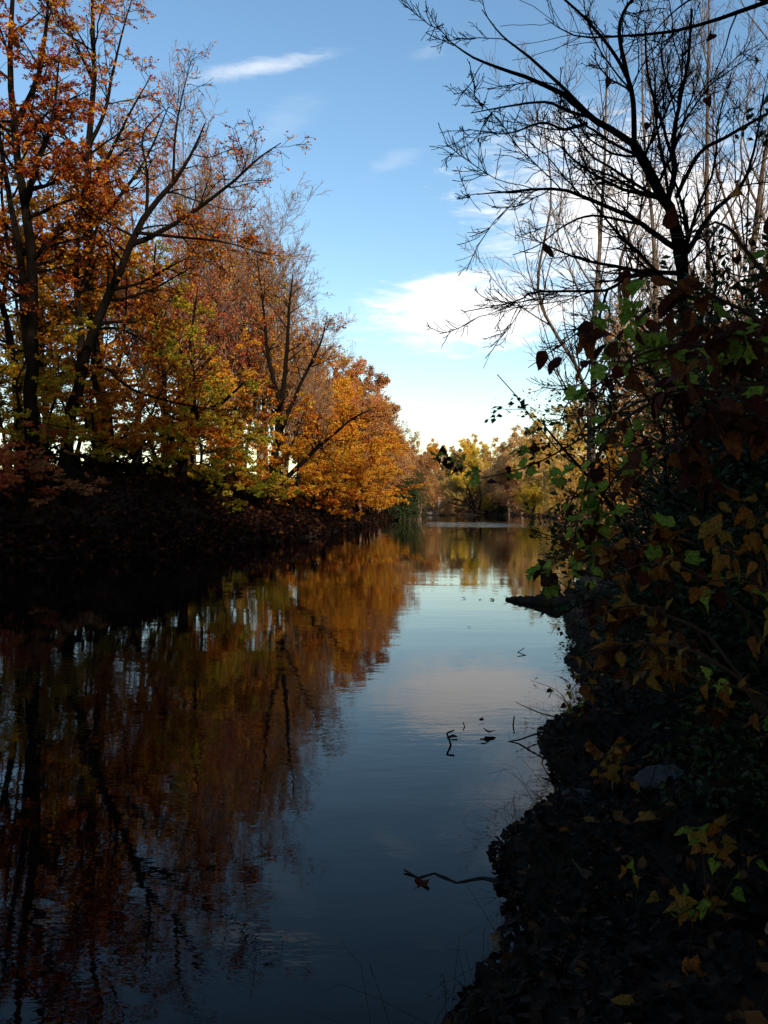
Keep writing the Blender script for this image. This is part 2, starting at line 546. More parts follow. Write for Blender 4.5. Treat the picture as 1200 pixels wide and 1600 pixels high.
gx = axis([(-700, -150, 10), (-150, -45, 18), (-45, -3, 60), (-3, 8, 80), (8, 50, 45), (50, 150, 20), (150, 700, 10)])
gy = axis([(-300, -20, 14), (-20, 0, 20), (0, 20, 110), (20, 60, 60), (60, 175, 60), (175, 300, 20), (300, 900, 10)])
X, Y = np.meshgrid(gx, gy)
Z = ground_z(X, Y)
nx, ny = len(gx), len(gy)
ii = (np.arange(ny - 1)[:, None] * nx + np.arange(nx - 1)[None, :]).ravel()
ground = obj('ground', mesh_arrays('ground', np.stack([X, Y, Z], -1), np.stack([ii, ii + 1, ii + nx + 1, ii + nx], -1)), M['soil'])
tag(ground, 'dark soil river banks sloping down to the water', kind='structure')

wv = [(-60, -200, 0), (60, -200, 0), (60, 175, 0), (-60, 175, 0)]
water = obj('river_water', mesh_arrays('river_water', wv, [(0, 1, 2, 3)]), M['water'])
tag(water, 'calm dark river mirroring sky and autumn trees', kind='structure')


# ------------------------------------------------------------------ trees
def build_tree_meshes(name, seed, trunks, levels, leaf=None, sides=(9, 6, 4, 3, 3), leaf_on=None):
    """trunks: list of (P,R) splines. levels: list of spawn dicts. Returns (wood mesh, crown mesh or None)."""
    rng = np.random.default_rng(seed)
    batches = [(P, R, sides[0]) for P, R in trunks]
    cur = []
    S = 16
    for P, R in trunks:
        s = np.linspace(0, P.shape[1] - 1, S + 1)
        k = np.minimum(s.astype(int), P.shape[1] - 2); w = (s - k)
        cur.append((P[0, k] * (1 - w)[:, None] + P[0, k + 1] * w[:, None], R[0, k] * (1 - w) + R[0, k + 1] * w))
    P = np.stack([c[0] for c in cur]); R = np.stack([c[1] for c in cur])
    grown = [(P, R)]
    for i, lv in enumerate(levels):
        lv = dict(lv)
        src = lv.pop('src', None)
        srcs = [grown[-1]] if src is None else [grown[j] for j in src]
        newP, newR = [], []
        for sp, sr in srcs:
            p, r = spawn(rng, sp, sr, **lv)
            newP.append(p); newR.append(r)
        P = np.concatenate(newP); R = np.concatenate(newR)
        grown.append((P, R))
        batches.append((P, R, sides[min(i + 1, len(sides) - 1)]))
    V, Q = tubes(batches)
    wood = mesh_arrays(name + '_wood', V, Q)
    crown = None
    if leaf:
        leaf = dict(leaf)
        on = leaf.pop('on', [-1])
        Vs, Ts, Cs, off = [], [], [], 0
        for j in on:
            v, t, c = leaf_quads(rng, grown[j][0], **leaf)
            Vs.append(v); Ts.append(t + off); Cs.append(c); off += len(v)
        crown = mesh_arrays(name + '_leaves', np.concatenate(Vs), None, np.concatenate(Ts), np.concatenate(Cs), smooth=False)
    return wood, crown


def straight_trunk(rng, H, r0, lean=(0, 0), n=6, crook=0.02, tip=0.015):
    t = np.linspace(0, 1, n)
    c = np.stack([lean[0] * t ** 1.3, lean[1] * t ** 1.3, H * t], -1)
    c[1:-1] += rng.normal(0, crook * H, (n - 2, 3)) * np.array([1, 1, 0.2])
    r = r0 * (1 - t) ** 0.85 + tip
    r[0] *= 1.25
    return spline(c, r, 18, rng, 0.15)


def tree(name, meshes, bark, leafmat, loc, rz=0.0, sc=1.0, label=None, cat_='tree', group=None, crown_name='crown'):
    root = empty(name, loc, rz)
    root.scale = (sc, sc, sc) if np.isscalar(sc) else sc
    obj('trunk', meshes[0], bark, root)
    if meshes[1] is not None and leafmat is not None:
        obj(crown_name, meshes[1], leafmat, root)
    tag(root, label, cat_, group)
    return root


def rnd(seed):
    return np.random.default_rng(seed)


# --- generic species, each mesh shared by its copies
LV_LEAFY = [dict(n=26, t=(0.22, 0.98), ang=58, angv=12, lr=0.42, lt=0.55, lmin=0.8, segs=7, wob=0.13, up=0.07, rr=0.5),
            dict(per_m=3.0, t=(0.15, 1.0), ang=48, lr=0.45, lt=0.5, lmin=0.5, lmax=2.8, segs=4, wob=0.14, up=0.03, rr=0.55, flat=0.6),
            dict(per_m=4.6, t=(0.15, 1.0), ang=45, lr=0.5, lt=0.4, lmin=0.35, lmax=1.2, segs=2, wob=0.15, up=0.0, rr=0.55, flat=0.5, rtip=0.006)]
LV_BARE = [dict(n=22, t=(0.25, 0.98), ang=42, angv=10, lr=0.40, lt=0.5, lmin=0.8, segs=7, wob=0.10, up=0.14, rr=0.5, rtip=0.012),
           dict(per_m=2.4, t=(0.15, 1.0), ang=42, lr=0.42, lt=0.5, lmin=0.4, lmax=2.4, segs=4, wob=0.12, up=0.12, rr=0.55, rtip=0.010),
           dict(per_m=5.0, t=(0.1, 1.0), ang=40, lr=0.45, lt=0.4, lmin=0.35, lmax=1.1, segs=2, wob=0.12, up=0.08, rr=0.6, rtip=0.008)]

GEN = {}
r_ = rnd(1)
GEN['beech_a'] = build_tree_meshes('beech_a', 101, [straight_trunk(r_, 20, 0.26, (1.5, 0))], LV_LEAFY, dict(m=20, size=(0.10, 0.18), upw=0.5, clump=0.22))
GEN['beech_b'] = build_tree_meshes('beech_b', 102, [straight_trunk(r_, 18, 0.22, (-1.0, 0.6)), straight_trunk(r_, 16, 0.16, (2.5, -0.6))], LV_LEAFY, dict(m=17, size=(0.10, 0.18), upw=0.5, clump=0.25))
GEN['sparse_a'] = build_tree_meshes('sparse_a', 103, [straight_trunk(r_, 19, 0.22, (0.8, 0.2))], LV_BARE, dict(m=18, size=(0.10, 0.17), clump=0.3, keep=lambda p, g: g.random(len(p)) < np.clip(1.15 - p[:, 2] / 17, 0.12, 1)))
GEN['sparse_b'] = build_tree_meshes('sparse_b', 104, [straight_trunk(r_, 17, 0.18, (-1.2, 0.4)), straight_trunk(r_, 15, 0.14, (1.8, 0.3))], LV_BARE, dict(m=18, size=(0.10, 0.17), clump=0.3, keep=lambda p, g: g.random(len(p)) < np.clip(1.1 - p[:, 2] / 16, 0.12, 1)))
GEN['feather'] = build_tree_meshes('feather', 131, [straight_trunk(rnd(77), 20, 0.17, (0.8, 0.2), crook=0.018), straight_trunk(rnd(78), 17.5, 0.12, (-1.6, 0.4), crook=0.02)],
    [dict(LV_BARE[0], n=20, ang=36, angv=12), dict(LV_BARE[1], per_m=3.0, rtip=0.012), dict(LV_BARE[2], per_m=5.5, rtip=0.010)],
    dict(m=2, size=(0.09, 0.16), clump=0.3, base=0.5, keep=lambda p, g: g.random(len(p)) < np.clip(1.2 - p[:, 2] / 16, 0.10, 1)))
LV_UNDER = [dict(n=16, t=(0.12, 0.97), ang=68, angv=12, lr=0.62, lt=0.45, lmin=0.6, segs=6, wob=0.12, up=0.02, rr=0.5, flat=0.7),
            dict(per_m=3.0, t=(0.2, 1.0), ang=48, lr=0.42, lt=0.5, lmin=0.3, lmax=1.6, segs=4, wob=0.12, up=-0.02, rr=0.55, flat=0.35),
            dict(per_m=5.0, t=(0.15, 1.0), ang=45, lr=0.5, lt=0.4, lmin=0.2, lmax=0.7, segs=3, wob=0.1, up=-0.03, rr=0.55, flat=0.35)]
GEN['under_a'] = build_tree_meshes('under_a', 105, [straight_trunk(r_, 7.5, 0.10, (1.6, -0.8)), straight_trunk(r_, 6.0, 0.08, (-1.2, -1.0))], LV_UNDER, dict(m=22, size=(0.09, 0.16), upw=0.9, clump=0.2))
GEN['under_b'] = build_tree_meshes('under_b', 106, [straight_trunk(r_, 6.5, 0.09, (1.9, -1.2))], LV_UNDER, dict(m=22, size=(0.09, 0.16), upw=0.9, clump=0.2))
LV_BUSH = [dict(n=14, t=(0.05, 0.95), ang=48, angv=15, lr=0.7, lt=0.4, lmin=0.4, segs=5, wob=0.16, up=0.05, rr=0.6),
           dict(per_m=4.5, t=(0.1, 1.0), ang=50, lr=0.45, lt=0.4, lmin=0.2, lmax=1.0, segs=3, wob=0.15, up=0.04, rr=0.6)]


def bush_trunks(seed, n, H, spread, r0):
    g = rnd(seed)
    return [straight_trunk(g, H * g.uniform(0.7, 1.05), r0, tuple(g.normal(0, spread, 2)), tip=0.006) for _ in range(n)]


GEN['bush'] = build_tree_meshes('bush', 107, bush_trunks(7, 7, 3.4, 1.3, 0.045), LV_BUSH, dict(m=22, size=(0.10, 0.18), upw=0.0, clump=0.2, jit=0.10), sides=(5, 4, 3, 3))
GEN['thicket'] = build_tree_meshes('thicket', 108, bush_trunks(8, 9, 5.5, 1.6, 0.05), LV_BUSH, dict(m=10, size=(0.09, 0.16), upw=0.0, clump=0.25, jit=0.08), sides=(5, 4, 3, 3))
LV_ROUND = [dict(n=22, t=(0.18, 0.98), ang=52, angv=14, lr=0.48, lt=0.5, lmin=0.6, segs=6, wob=0.14, up=0.07, rr=0.5),
            dict(per_m=3.2, t=(0.15, 1.0), ang=50, lr=0.42, lt=0.4, lmin=0.3, lmax=1.8, segs=4, wob=0.15, up=0.03, rr=0.55),
            dict(per_m=4.0, t=(0.15, 1.0), ang=48, lr=0.5, lt=0.4, lmin=0.2, lmax=0.8, segs=2, wob=0.15, up=0.0, rr=0.55)]
GEN['round'] = build_tree_meshes('round', 109, [straight_trunk(r_, 12, 0.2, (0.5, 0.3))], LV_ROUND, dict(m=36, size=(0.15, 0.26), upw=0.0, clump=0.2, jit=0.14), sides=(7, 4, 3, 3))
GEN['brown'] = build_tree_meshes('brown', 110, [straight_trunk(r_, 10.5, 0.15, (0.6, 0.2)), straight_trunk(r_, 9.0, 0.12, (-1.2, 0.2)), straight_trunk(r_, 9.5, 0.12, (1.5, -0.5))], LV_ROUND, dict(m=16, size=(0.12, 0.2), upw=0.0, clump=0.25, jit=0.14), sides=(6, 4, 3, 3))
GEN['upright'] = build_tree_meshes('upright', 111, [straight_trunk(r_, 18, 0.11, (0.9, 0.3), tip=0.012, crook=0.028), straight_trunk(r_, 15, 0.08, (-1.8, 0.5), tip=0.012, crook=0.03)],
    [dict(n=15, t=(0.16, 0.97), ang=28, angv=8, lr=0.34, lt=0.4, lmin=0.8, segs=7, wob=0.07, up=0.12, rr=0.5, rtip=0.005),
     dict(per_m=2.2, t=(0.1, 1.0), ang=32, lr=0.38, lt=0.4, lmin=0.35, lmax=1.6, segs=4, wob=0.10, up=0.10, rr=0.55, rtip=0.007),
     dict(per_m=4.5, t=(0.1, 1.0), ang=36, lr=0.45, lt=0.4, lmin=0.2, lmax=0.7, segs=2, wob=0.10, up=0.05, rr=0.6, rtip=0.006)], None, sides=(8, 5, 3, 3))


# --- the big leaning beech on the left bank, and its neighbours
def limb(pts, r0, r1, segs=14, seed=0, wob=0.12, base=None):
    c = np.array([at(*p) for p in pts])
    if base is not None:
        c = c - np.asarray(base)
    n = len(c)
    r = np.linspace(0, 1, n)
    rad = r0 * (1 - r) + r1 * r
    return spline(c, rad, segs, rnd(seed), wob)


LV_HERO_L = [dict(n=16, t=(0.30, 1.0), ang=55, angv=14, lr=0.42, lt=0.72, lmin=0.8, lmax=4.5, segs=7, wob=0.13, up=0.03, rr=0.45, flat=0.8, rtip=0.010),
             dict(per_m=2.6, t=(0.12, 1.0), ang=48, lr=0.42, lt=0.4, lmin=0.6, lmax=2.4, segs=4, wob=0.14, up=0.02, rr=0.5, flat=0.5, rtip=0.008),
             dict(per_m=5.0, t=(0.12, 1.0), ang=45, lr=0.5, lt=0.4, lmin=0.35, lmax=1.1, segs=2, wob=0.14, up=0.0, rr=0.55, flat=0.5, rtip=0.006)]


def hero(name, base_px, limbs, levels, leaf, bark, leafmat, label, group=None, sides=(10, 6, 4, 3, 3)):
    b = at(*base_px)
    b[2] = gz(b[0], b[1]) - 0.15
    ts = [limb(p, r0, r1, 16, i + 3, base=b) for i, (p, r0, r1) in enumerate(limbs)]
    ts[0][0][0, 0] = (0, 0, 0)
    me = build_tree_meshes(name, len(limbs) * 17 + int(base_px[0]), ts, levels, leaf, sides)
    return tree(name, me, bark, leafmat, b, label=label, group=group)


D = 37.0
hero('leaning_tree', (100, 715, D), [
    ([(98, 735, D), (108, 680, D), (122, 600, D), (150, 510, D - .3), (188, 425, D - .6), (225, 345, D - 1), (272, 288, D - 1.2), (300, 245, D - 1.4), (322, 195, D - 1.6)], 0.312, 0.025),
    ([(205, 385, D - .7), (240, 370, D - 1), (300, 335, D - 1.6), (360, 290, D - 2.2), (405, 250, D - 2.5), (440, 226, D - 2.8)], 0.136, 0.017),
    ([(125, 590, D), (128, 520, D + .5), (120, 440, D + 1), (128, 340, D + 1.5), (140, 240, D + 2)], 0.177, 0.056),
    ([(128, 585, D), (165, 575, D - .8), (200, 605, D - 1.5), (255, 625, D - 2), (330, 640, D - 2.6), (390, 640, D - 3)], 0.088, 0.021),
    ([(150, 515, D), (190, 515, D - 1), (240, 545, D - 2), (290, 590, D - 2.6)], 0.068, 0.014),
    ([(215, 365, D - 1), (280, 372, D - 2), (350, 380, D - 3), (420, 400, D - 3.6)], 0.082, 0.014),
    ([(230, 340, D - 1), (232, 280, D - .6), (225, 215, D), (258, 175, D)], 0.082, 0.021),
    ([(272, 288, D - 1.2), (275, 220, D - 1), (285, 160, D - .8), (300, 100, D - .6)], 0.068, 0.014),
], LV_HERO_L, dict(m=11, size=(0.10, 0.17), upw=0.6, clump=0.25, base=0.33, keep=lambda p, g: g.random(len(p)) < np.clip(1.15 - p[:, 2] / 14.5, 0.13, 1)),
    M['bark_dark'], M['orange'], 'big dark tree leaning over the water with long bare limb tips on the left bank')

D = 35.0
hero('straight_tree', (48, 705, D), [
    ([(50, 730, D), (50, 640, D), (50, 540, D), (52, 440, D), (42, 330, D), (28, 230, D - .5), (20, 100, D - .5), (25, -20, D - .5)], 0.32, 0.08),
    ([(48, 560, D), (38, 470, D + .4), (34, 400, D + .8), (15, 300, D + 1.2), (0, 200, D + 1.5)], 0.22, 0.08),
    ([(40, 330, D), (60, 260, D - 1), (85, 190, D - 1.5), (95, 100, D - 2)], 0.16, 0.03),
    ([(25, 200, D - .5), (60, 130, D - 1), (75, 50, D - 1.5), (80, -30, D - 1.5)], 0.15, 0.03),
    ([(35, 300, D), (80, 290, D - 1.5), (120, 260, D - 2.5)], 0.12, 0.02),
], [dict(LV_HERO_L[0], n=20)] + LV_HERO_L[1:], dict(m=17, size=(0.08, 0.15), upw=0.6, clump=0.25, base=0.28), M['bark_dark'], M['orange'],
    'straight dark trunk forking low, with a dense rust crown at the very left edge')

D = 39.0
hero('slender_tree', (30, 640, D), [
    ([(32, 735, D), (28, 600, D), (18, 540, D), (3, 470, D), (-20, 380, D), (-40, 250, D)], 0.25, 0.06),
    ([(5, 480, D), (15, 400, D), (5, 300, D + 1), (10, 180, D + 1)], 0.13, 0.03),
], [dict(LV_HERO_L[0], n=16)] + LV_HERO_L[1:], dict(m=11, size=(0.10, 0.18), upw=0.5, clump=0.25, base=0.55), M['bark_dark'], M['orange'],
    'slender dark trunk bending outwards at the left picture edge')

D = 43.0
hero('tall_tree', (140, 700, D), [
    ([(172, 740, D), (165, 640, D), (148, 560, D), (140, 430, D), (138, 320, D), (142, 220, D), (150, 120, D), (148, 20, D), (150, -60, D)], 0.36, 0.05),
    ([(140, 235, D), (165, 180, D), (178, 120, D), (195, 50, D), (210, 0, D)], 0.12, 0.02),
    ([(140, 300, D), (175, 240, D), (205, 180, D - 1), (240, 120, D - 1)], 0.12, 0.02),
    ([(148, 130, D), (120, 70, D), (100, 20, D)], 0.10, 0.02),
    ([(140, 360, D), (180, 320, D - 1), (230, 250, D - 1), (265, 170, D - 2)], 0.14, 0.02),
    ([(165, 650, D), (180, 600, D), (195, 520, D), (200, 430, D)], 0.14, 0.03),
], LV_HERO_L, dict(m=6, size=(0.10, 0.17), upw=0.5, clump=0.34, base=0.52), M['bark_dark'], M['orange'],
    'tallest tree with thin gold and red leaves, its top open against the sky')

D = 44.0
hero('crooked_tree', (285, 725, D), [
    ([(284, 740, D), (290, 690, D), (302, 660, D), (318, 642, D), (345, 632, D - .5), (380, 600, D - 1)], 0.24, 0.05),
    ([(300, 665, D), (304, 600, D), (298, 540, D), (310, 450, D)], 0.16, 0.03),
    ([(284, 730, D), (262, 660, D), (255, 560, D), (240, 470, D), (245, 380, D)], 0.18, 0.04),
], LV_HERO_L, dict(m=11, size=(0.10, 0.17), upw=0.6, clump=0.22, base=0.55), M['bark_dark'], M['lime'],
    'crooked dark tree with green and yellow sprays of leaves, right of the big leaning tree')

D = 56.0
hero('shore_tree', (425, 755, D), [
    ([(420, 768, D), (432, 700, D), (438, 640, D), (448, 560, D), (452, 490, D), (458, 430, D)], 0.30, 0.04),
    ([(418, 768, D), (455, 740, D - 1), (490, 705, D - 2), (520, 680, D - 3), (550, 655, D - 3.6), (580, 640, D - 4)], 0.20, 0.035),
    ([(440, 640, D), (420, 560, D), (412, 480, D), (402, 400, D)], 0.18, 0.03),
    ([(432, 690, D), (470, 600, D), (500, 540, D), (510, 500, D)], 0.16, 0.03),
], [dict(LV_HERO_L[0], lmax=2.8)] + LV_HERO_L[1:], dict(m=7, size=(0.13, 0.22), upw=0.5, clump=0.25, base=0.55, keep=lambda p, g: g.random(len(p)) < np.clip(1.15 - p[:, 2] / 15, 0.12, 1)), M['bark_dark'], M['orange'],
    'tree with one straight dark limb slanting out over the water')


def px_x(px, d):
    return (px - 600.0) / FPX * d


def put(gen, name, px, d, bark, leafmat, sc=1.0, rz=None, label=None, group=None, cat_='tree', dz=-0.1, seed=[0]):
    seed[0] += 1
    x = px_x(px, d)
    if rz is None:
        rz = (seed[0] * 2.399) % 6.283
    return tree(name, GEN[gen], M[bark], M[leafmat] if leafmat else None, (x, d, gz(x, d) + dz), rz, sc, label, cat_, group)


# wood along the left bank, near to far
TONE = {'red': 'red', 'orange': 'orange', 'gold': 'yellow', 'rust': 'rust brown', 'lime': 'yellow-green', 'tan': 'tan', 'olive': 'olive'}
WOOD = 'slim tree with thinning %s leaves in the crowded wood along the left bank'
for i, (g, px, d, lm, sc) in enumerate([
        ('sparse_a', 215, 50, 'red', 1.0), ('beech_a', 150, 52, 'orange', 1.0), ('sparse_b', 255, 53, 'red', 1.05),
        ('beech_b', 60, 47, 'gold', 1.0), ('sparse_a', 300, 56, 'orange', 1.05), ('sparse_b', 345, 58, 'red', 1.1),
        ('sparse_a', 375, 61, 'rust', 1.05), ('sparse_b', 405, 64, 'orange', 1.0), ('beech_b', 350, 66, 'lime', 0.95),
        ('sparse_a', 435, 66, 'rust', 0.92), ('sparse_b', 466, 69, 'rust', 0.85), ('beech_a', 430, 74, 'orange', 0.75),
        ('sparse_a', 492, 76, 'rust', 0.72), ('beech_b', 480, 84, 'gold', 0.8)]):
    put(g, 'wood_tree', px, d, 'bark_brown' if d > 48 else 'bark_dark', lm, sc, None, WOOD % TONE[lm], 'slim trees crowding the left bank')
for i, (px, d, sc) in enumerate([(290, 57, 1.20), (338, 61, 1.17), (380, 64, 1.13), (415, 67, 1.08), (446, 71, 0.99), (476, 76, 0.92), (502, 84, 0.85)]):
    put('feather', 'bare_wood_tree', px, d, 'bark_brown', ['red', 'rust'][i % 2], sc, None, 'thin nearly bare %s tree feathering the skyline of the left bank wood' % ['reddish', 'brown'][i % 2], 'thin bare trees in the left bank wood')
put('beech_a', 'pink_tree', 538, 88, 'bark_brown', 'pink', 0.80, 1.0, 'pink topped tree rising above the far end of the left wood')
for g, px, d, lm, sc in [('beech_a', 510, 84, 'orange', 0.68), ('round', 520, 80, 'gold', 0.95), ('round', 548, 92, 'orange', 1.15), ('brown', 562, 90, 'rust', 1.1),
                         ('beech_b', 575, 100, 'gold', 0.78), ('brown', 590, 104, 'rust', 1.3), ('round', 560, 108, 'rust', 1.35), ('brown', 603, 112, 'rust', 1.2), ('brown', 585, 118, 'tan', 1.35)]:
    put(g, 'bank_tree', px, d, 'bark_brown', lm, sc, None, 'rounded %s tree massed at the far end of the left bank' % TONE[lm], 'trees massed where the left bank recedes')
# understorey sprays hanging over the bank
for g, px, d, lm, sc in [('under_a', 30, 33.2, 'red', 0.55), ('under_b', 105, 35.0, 'rust', 0.5), ('under_a', 15, 35.5, 'lime', 0.85), ('under_b', 75, 37, 'lime', 0.9), ('under_a', 150, 38.5, 'orange', 0.8), ('under_b', 205, 40, 'lime', 0.95),
                         ('under_a', 250, 42, 'orange', 0.85), ('under_b', 310, 44, 'lime', 1.0), ('under_a', 345, 47, 'orange', 0.9), ('under_b', 385, 49, 'lime', 1.0),
                         ('under_a', 120, 47, 'gold', 1.2), ('under_b', 220, 50, 'lime', 1.2), ('under_a', 300, 53, 'gold', 1.2),
                         ('under_b', 425, 53, 'orange', 1.0), ('under_a', 455, 57, 'gold', 1.0), ('under_b', 485, 60, 'orange', 1.05), ('under_a', 505, 65, 'gold', 1.1),
                         ('under_b', 528, 70, 'orange', 1.1), ('under_a', 545, 76, 'gold', 1.1), ('under_b', 560, 80, 'orange', 1.15), ('under_a', 575, 87, 'gold', 1.1), ('under_b', 588, 95, 'orange', 1.2)]:
    put(g, 'understorey_tree', px, d, 'bark_dark', lm, sc, None, 'low spreading young tree with layered %s leaf sprays under the left bank wood' % TONE[lm], 'young trees under the left bank wood')
put('bush', 'green_bush', 622, 108, 'bark_dark', 'evergreen', (1.15, 1.15, 1.75), 0.4, 'dark green bush at the waterline where the left bank ends', cat_='bush')

# far end of the reach
put('brown', 'far_brown_tree', 655, 140, 'bark_brown', 'rust', (1.15, 1.15, 1.0), 0.3, 'dense red-brown tree at the left of the far shore')
put('brown', 'far_brown_tree', 640, 150, 'bark_brown', 'rust', 1.1, 2.3, 'red-brown tree half hidden behind the left bank on the far shore')
put('upright', 'far_bare_tree', 676, 172, 'bark_pale', None, 0.72, 0.3, 'left of two tall pale bare trees rising behind the far shore')
put('upright', 'far_bare_tree', 692, 174, 'bark_pale', None, 0.74, 2.0, 'right of two tall pale bare trees rising behind the far shore')
put('round', 'far_olive_tree', 705, 176, 'bark_brown', 'olive', 0.85, 1.0, 'olive tree below the two pale bare trees on the far shore')
put('round', 'yellow_tree', 742, 166, 'bark_brown', 'yellow', 1.0, 1.4, 'bright yellow tree in the middle of the far shore')
put('round', 'far_gold_tree', 722, 172, 'bark_brown', 'tan', 0.85, 2.4, 'tan tree between the pale bare trees and the bright yellow tree')
put('upright', 'far_bare_tree', 768, 168, 'bark_brown', None, 0.74, 4.0, 'thin bare tree right of the bright yellow tree on the far shore')
put('brown', 'far_thicket_tree', 770, 158, 'bark_brown', 'tan', 0.85, 0.0, 'twiggy pink-brown tree right of the leaning willow on the far shore')
put('brown', 'far_thicket_tree', 795, 150, 'bark_brown', 'rust', 0.85, 3.0, 'twiggy grey-brown tree behind the green bushes on the far shore')
put('round', 'far_orange_tree', 792, 164, 'bark_brown', 'tan', 1.10, 5.0, 'tan-topped tree above the green bushes of the far shore')
put('round', 'far_tan_tree', 815, 150, 'bark_brown', 'tan', 1.15, 0.6, 'tan tree behind the overhanging vine leaves on the far right bank')
put('round', 'far_tan_tree', 855, 138, 'bark_brown', 'olive', 1.15, 2.6, 'golden tree behind the overhanging vine leaves on the far right bank')
put('round', 'far_tan_tree', 895, 118, 'bark_brown', 'olive', 1.2, 4.4, 'olive gold tree nearest the vine on the far right bank')
put('bush', 'far_bush', 706, 156, 'bark_brown', 'olive', 0.9, 0.0, 'low olive bush left of the leaning willow', cat_='bush')
put('bush', 'far_bush', 690, 153, 'bark_brown', 'tan', 0.8, 1.0, 'low tan bush by the pale stone on the far shore', cat_='bush')
put('bush', 'far_bush', 762, 156, 'bark_brown', 'lime', 0.85, 2.0, 'yellow-green bush just right of the leaning willow', cat_='bush')
put('bush', 'far_bush', 785, 152, 'bark_dark', 'evergreen', 0.75, 3.0, 'dark low bush between two yellow-green bushes on the far shore', cat_='bush')
put('bush', 'far_bush', 846, 136, 'bark_brown', 'lime', 1.25, 4.0, 'large yellow-green bush on the waterline of the far right bank', cat_='bush')
put('bush', 'far_bush', 882, 122, 'bark_brown', 'olive', 1.4, 5.0, 'big olive bush overhanging the far right waterline', cat_='bush')
put('thicket', 'far_thicket', 912, 104, 'bark_brown', 'gold', 1.0, 1.0, 'golden thicket showing through the vine on the far right bank', cat_='thicket')
put('thicket', 'far_thicket', 938, 88, 'bark_brown', 'olive', 1.0, 2.0, 'olive thicket behind the vine at the bend of the right bank', cat_='thicket')
for i in range(22):
    px = 560 + i * 16
    put('round', 'backdrop_tree', px, 205 + (i * 37) % 25, 'bark_brown', ['tan', 'olive', 'rust', 'gold'][i % 4], 0.85 + 0.12 * ((i * 7) % 3), None,
        '%s autumn tree in the wooded skyline behind the far shore' % ['tan', 'olive', 'rust brown', 'amber'][i % 4], 'wooded skyline behind the far shore')

for i, px in enumerate(range(600, 910, 16)):
    put('thicket', 'shore_thicket', px, 166 + (i * 29) % 22, 'bark_brown', ['rust', 'tan', 'olive', 'rust', 'yellow'][i % 5], 0.9 + 0.15 * (i % 3), None,
        '%s twiggy thicket filling the gaps between trees of the far shore' % ['rust brown', 'tan', 'olive', 'rust brown', 'yellow'][i % 5], 'thickets behind the far shore', 'thicket')
# leaning willow trunk at the far waterline
D = 153.0
hero('leaning_willow', (750, 800, D - 0.5), [
    ([(764, 801, D - 1.5), (750, 801, D - 1), (742, 796, D - 1), (732, 789, D - 1.5), (722, 783, D - 2), (708, 780, D - 3)], 0.45, 0.12),
    ([(746, 799, D - 1), (740, 790, D - 1), (737, 780, D - 1), (733, 768, D), (728, 758, D)], 0.30, 0.06),
    ([(732, 789, D - 1.5), (720, 790, D - 2), (708, 787, D - 3), (700, 784, D - 3)], 0.22, 0.05),
    ([(748, 800, D - 1), (750, 790, D), (752, 775, D), (748, 760, D + 1)], 0.22, 0.05),
], [dict(n=10, t=(0.3, 1.0), ang=50, lr=0.6, lt=0.3, lmin=1.0, lmax=4.0, segs=6, wob=0.12, up=0.12, rr=0.5, rtip=0.012),
    dict(per_m=2.5, t=(0.2, 1.0), ang=45, lr=0.45, lmin=0.4, lmax=1.6, segs=4, wob=0.12, up=0.05, rr=0.55, rtip=0.01)],
    dict(m=2, size=(0.12, 0.2), clump=0.2, base=0.3), M['bark_dark'], M['olive'], 'dark willow trunk leaning over the water at the far shore', sides=(8, 5, 3, 3))

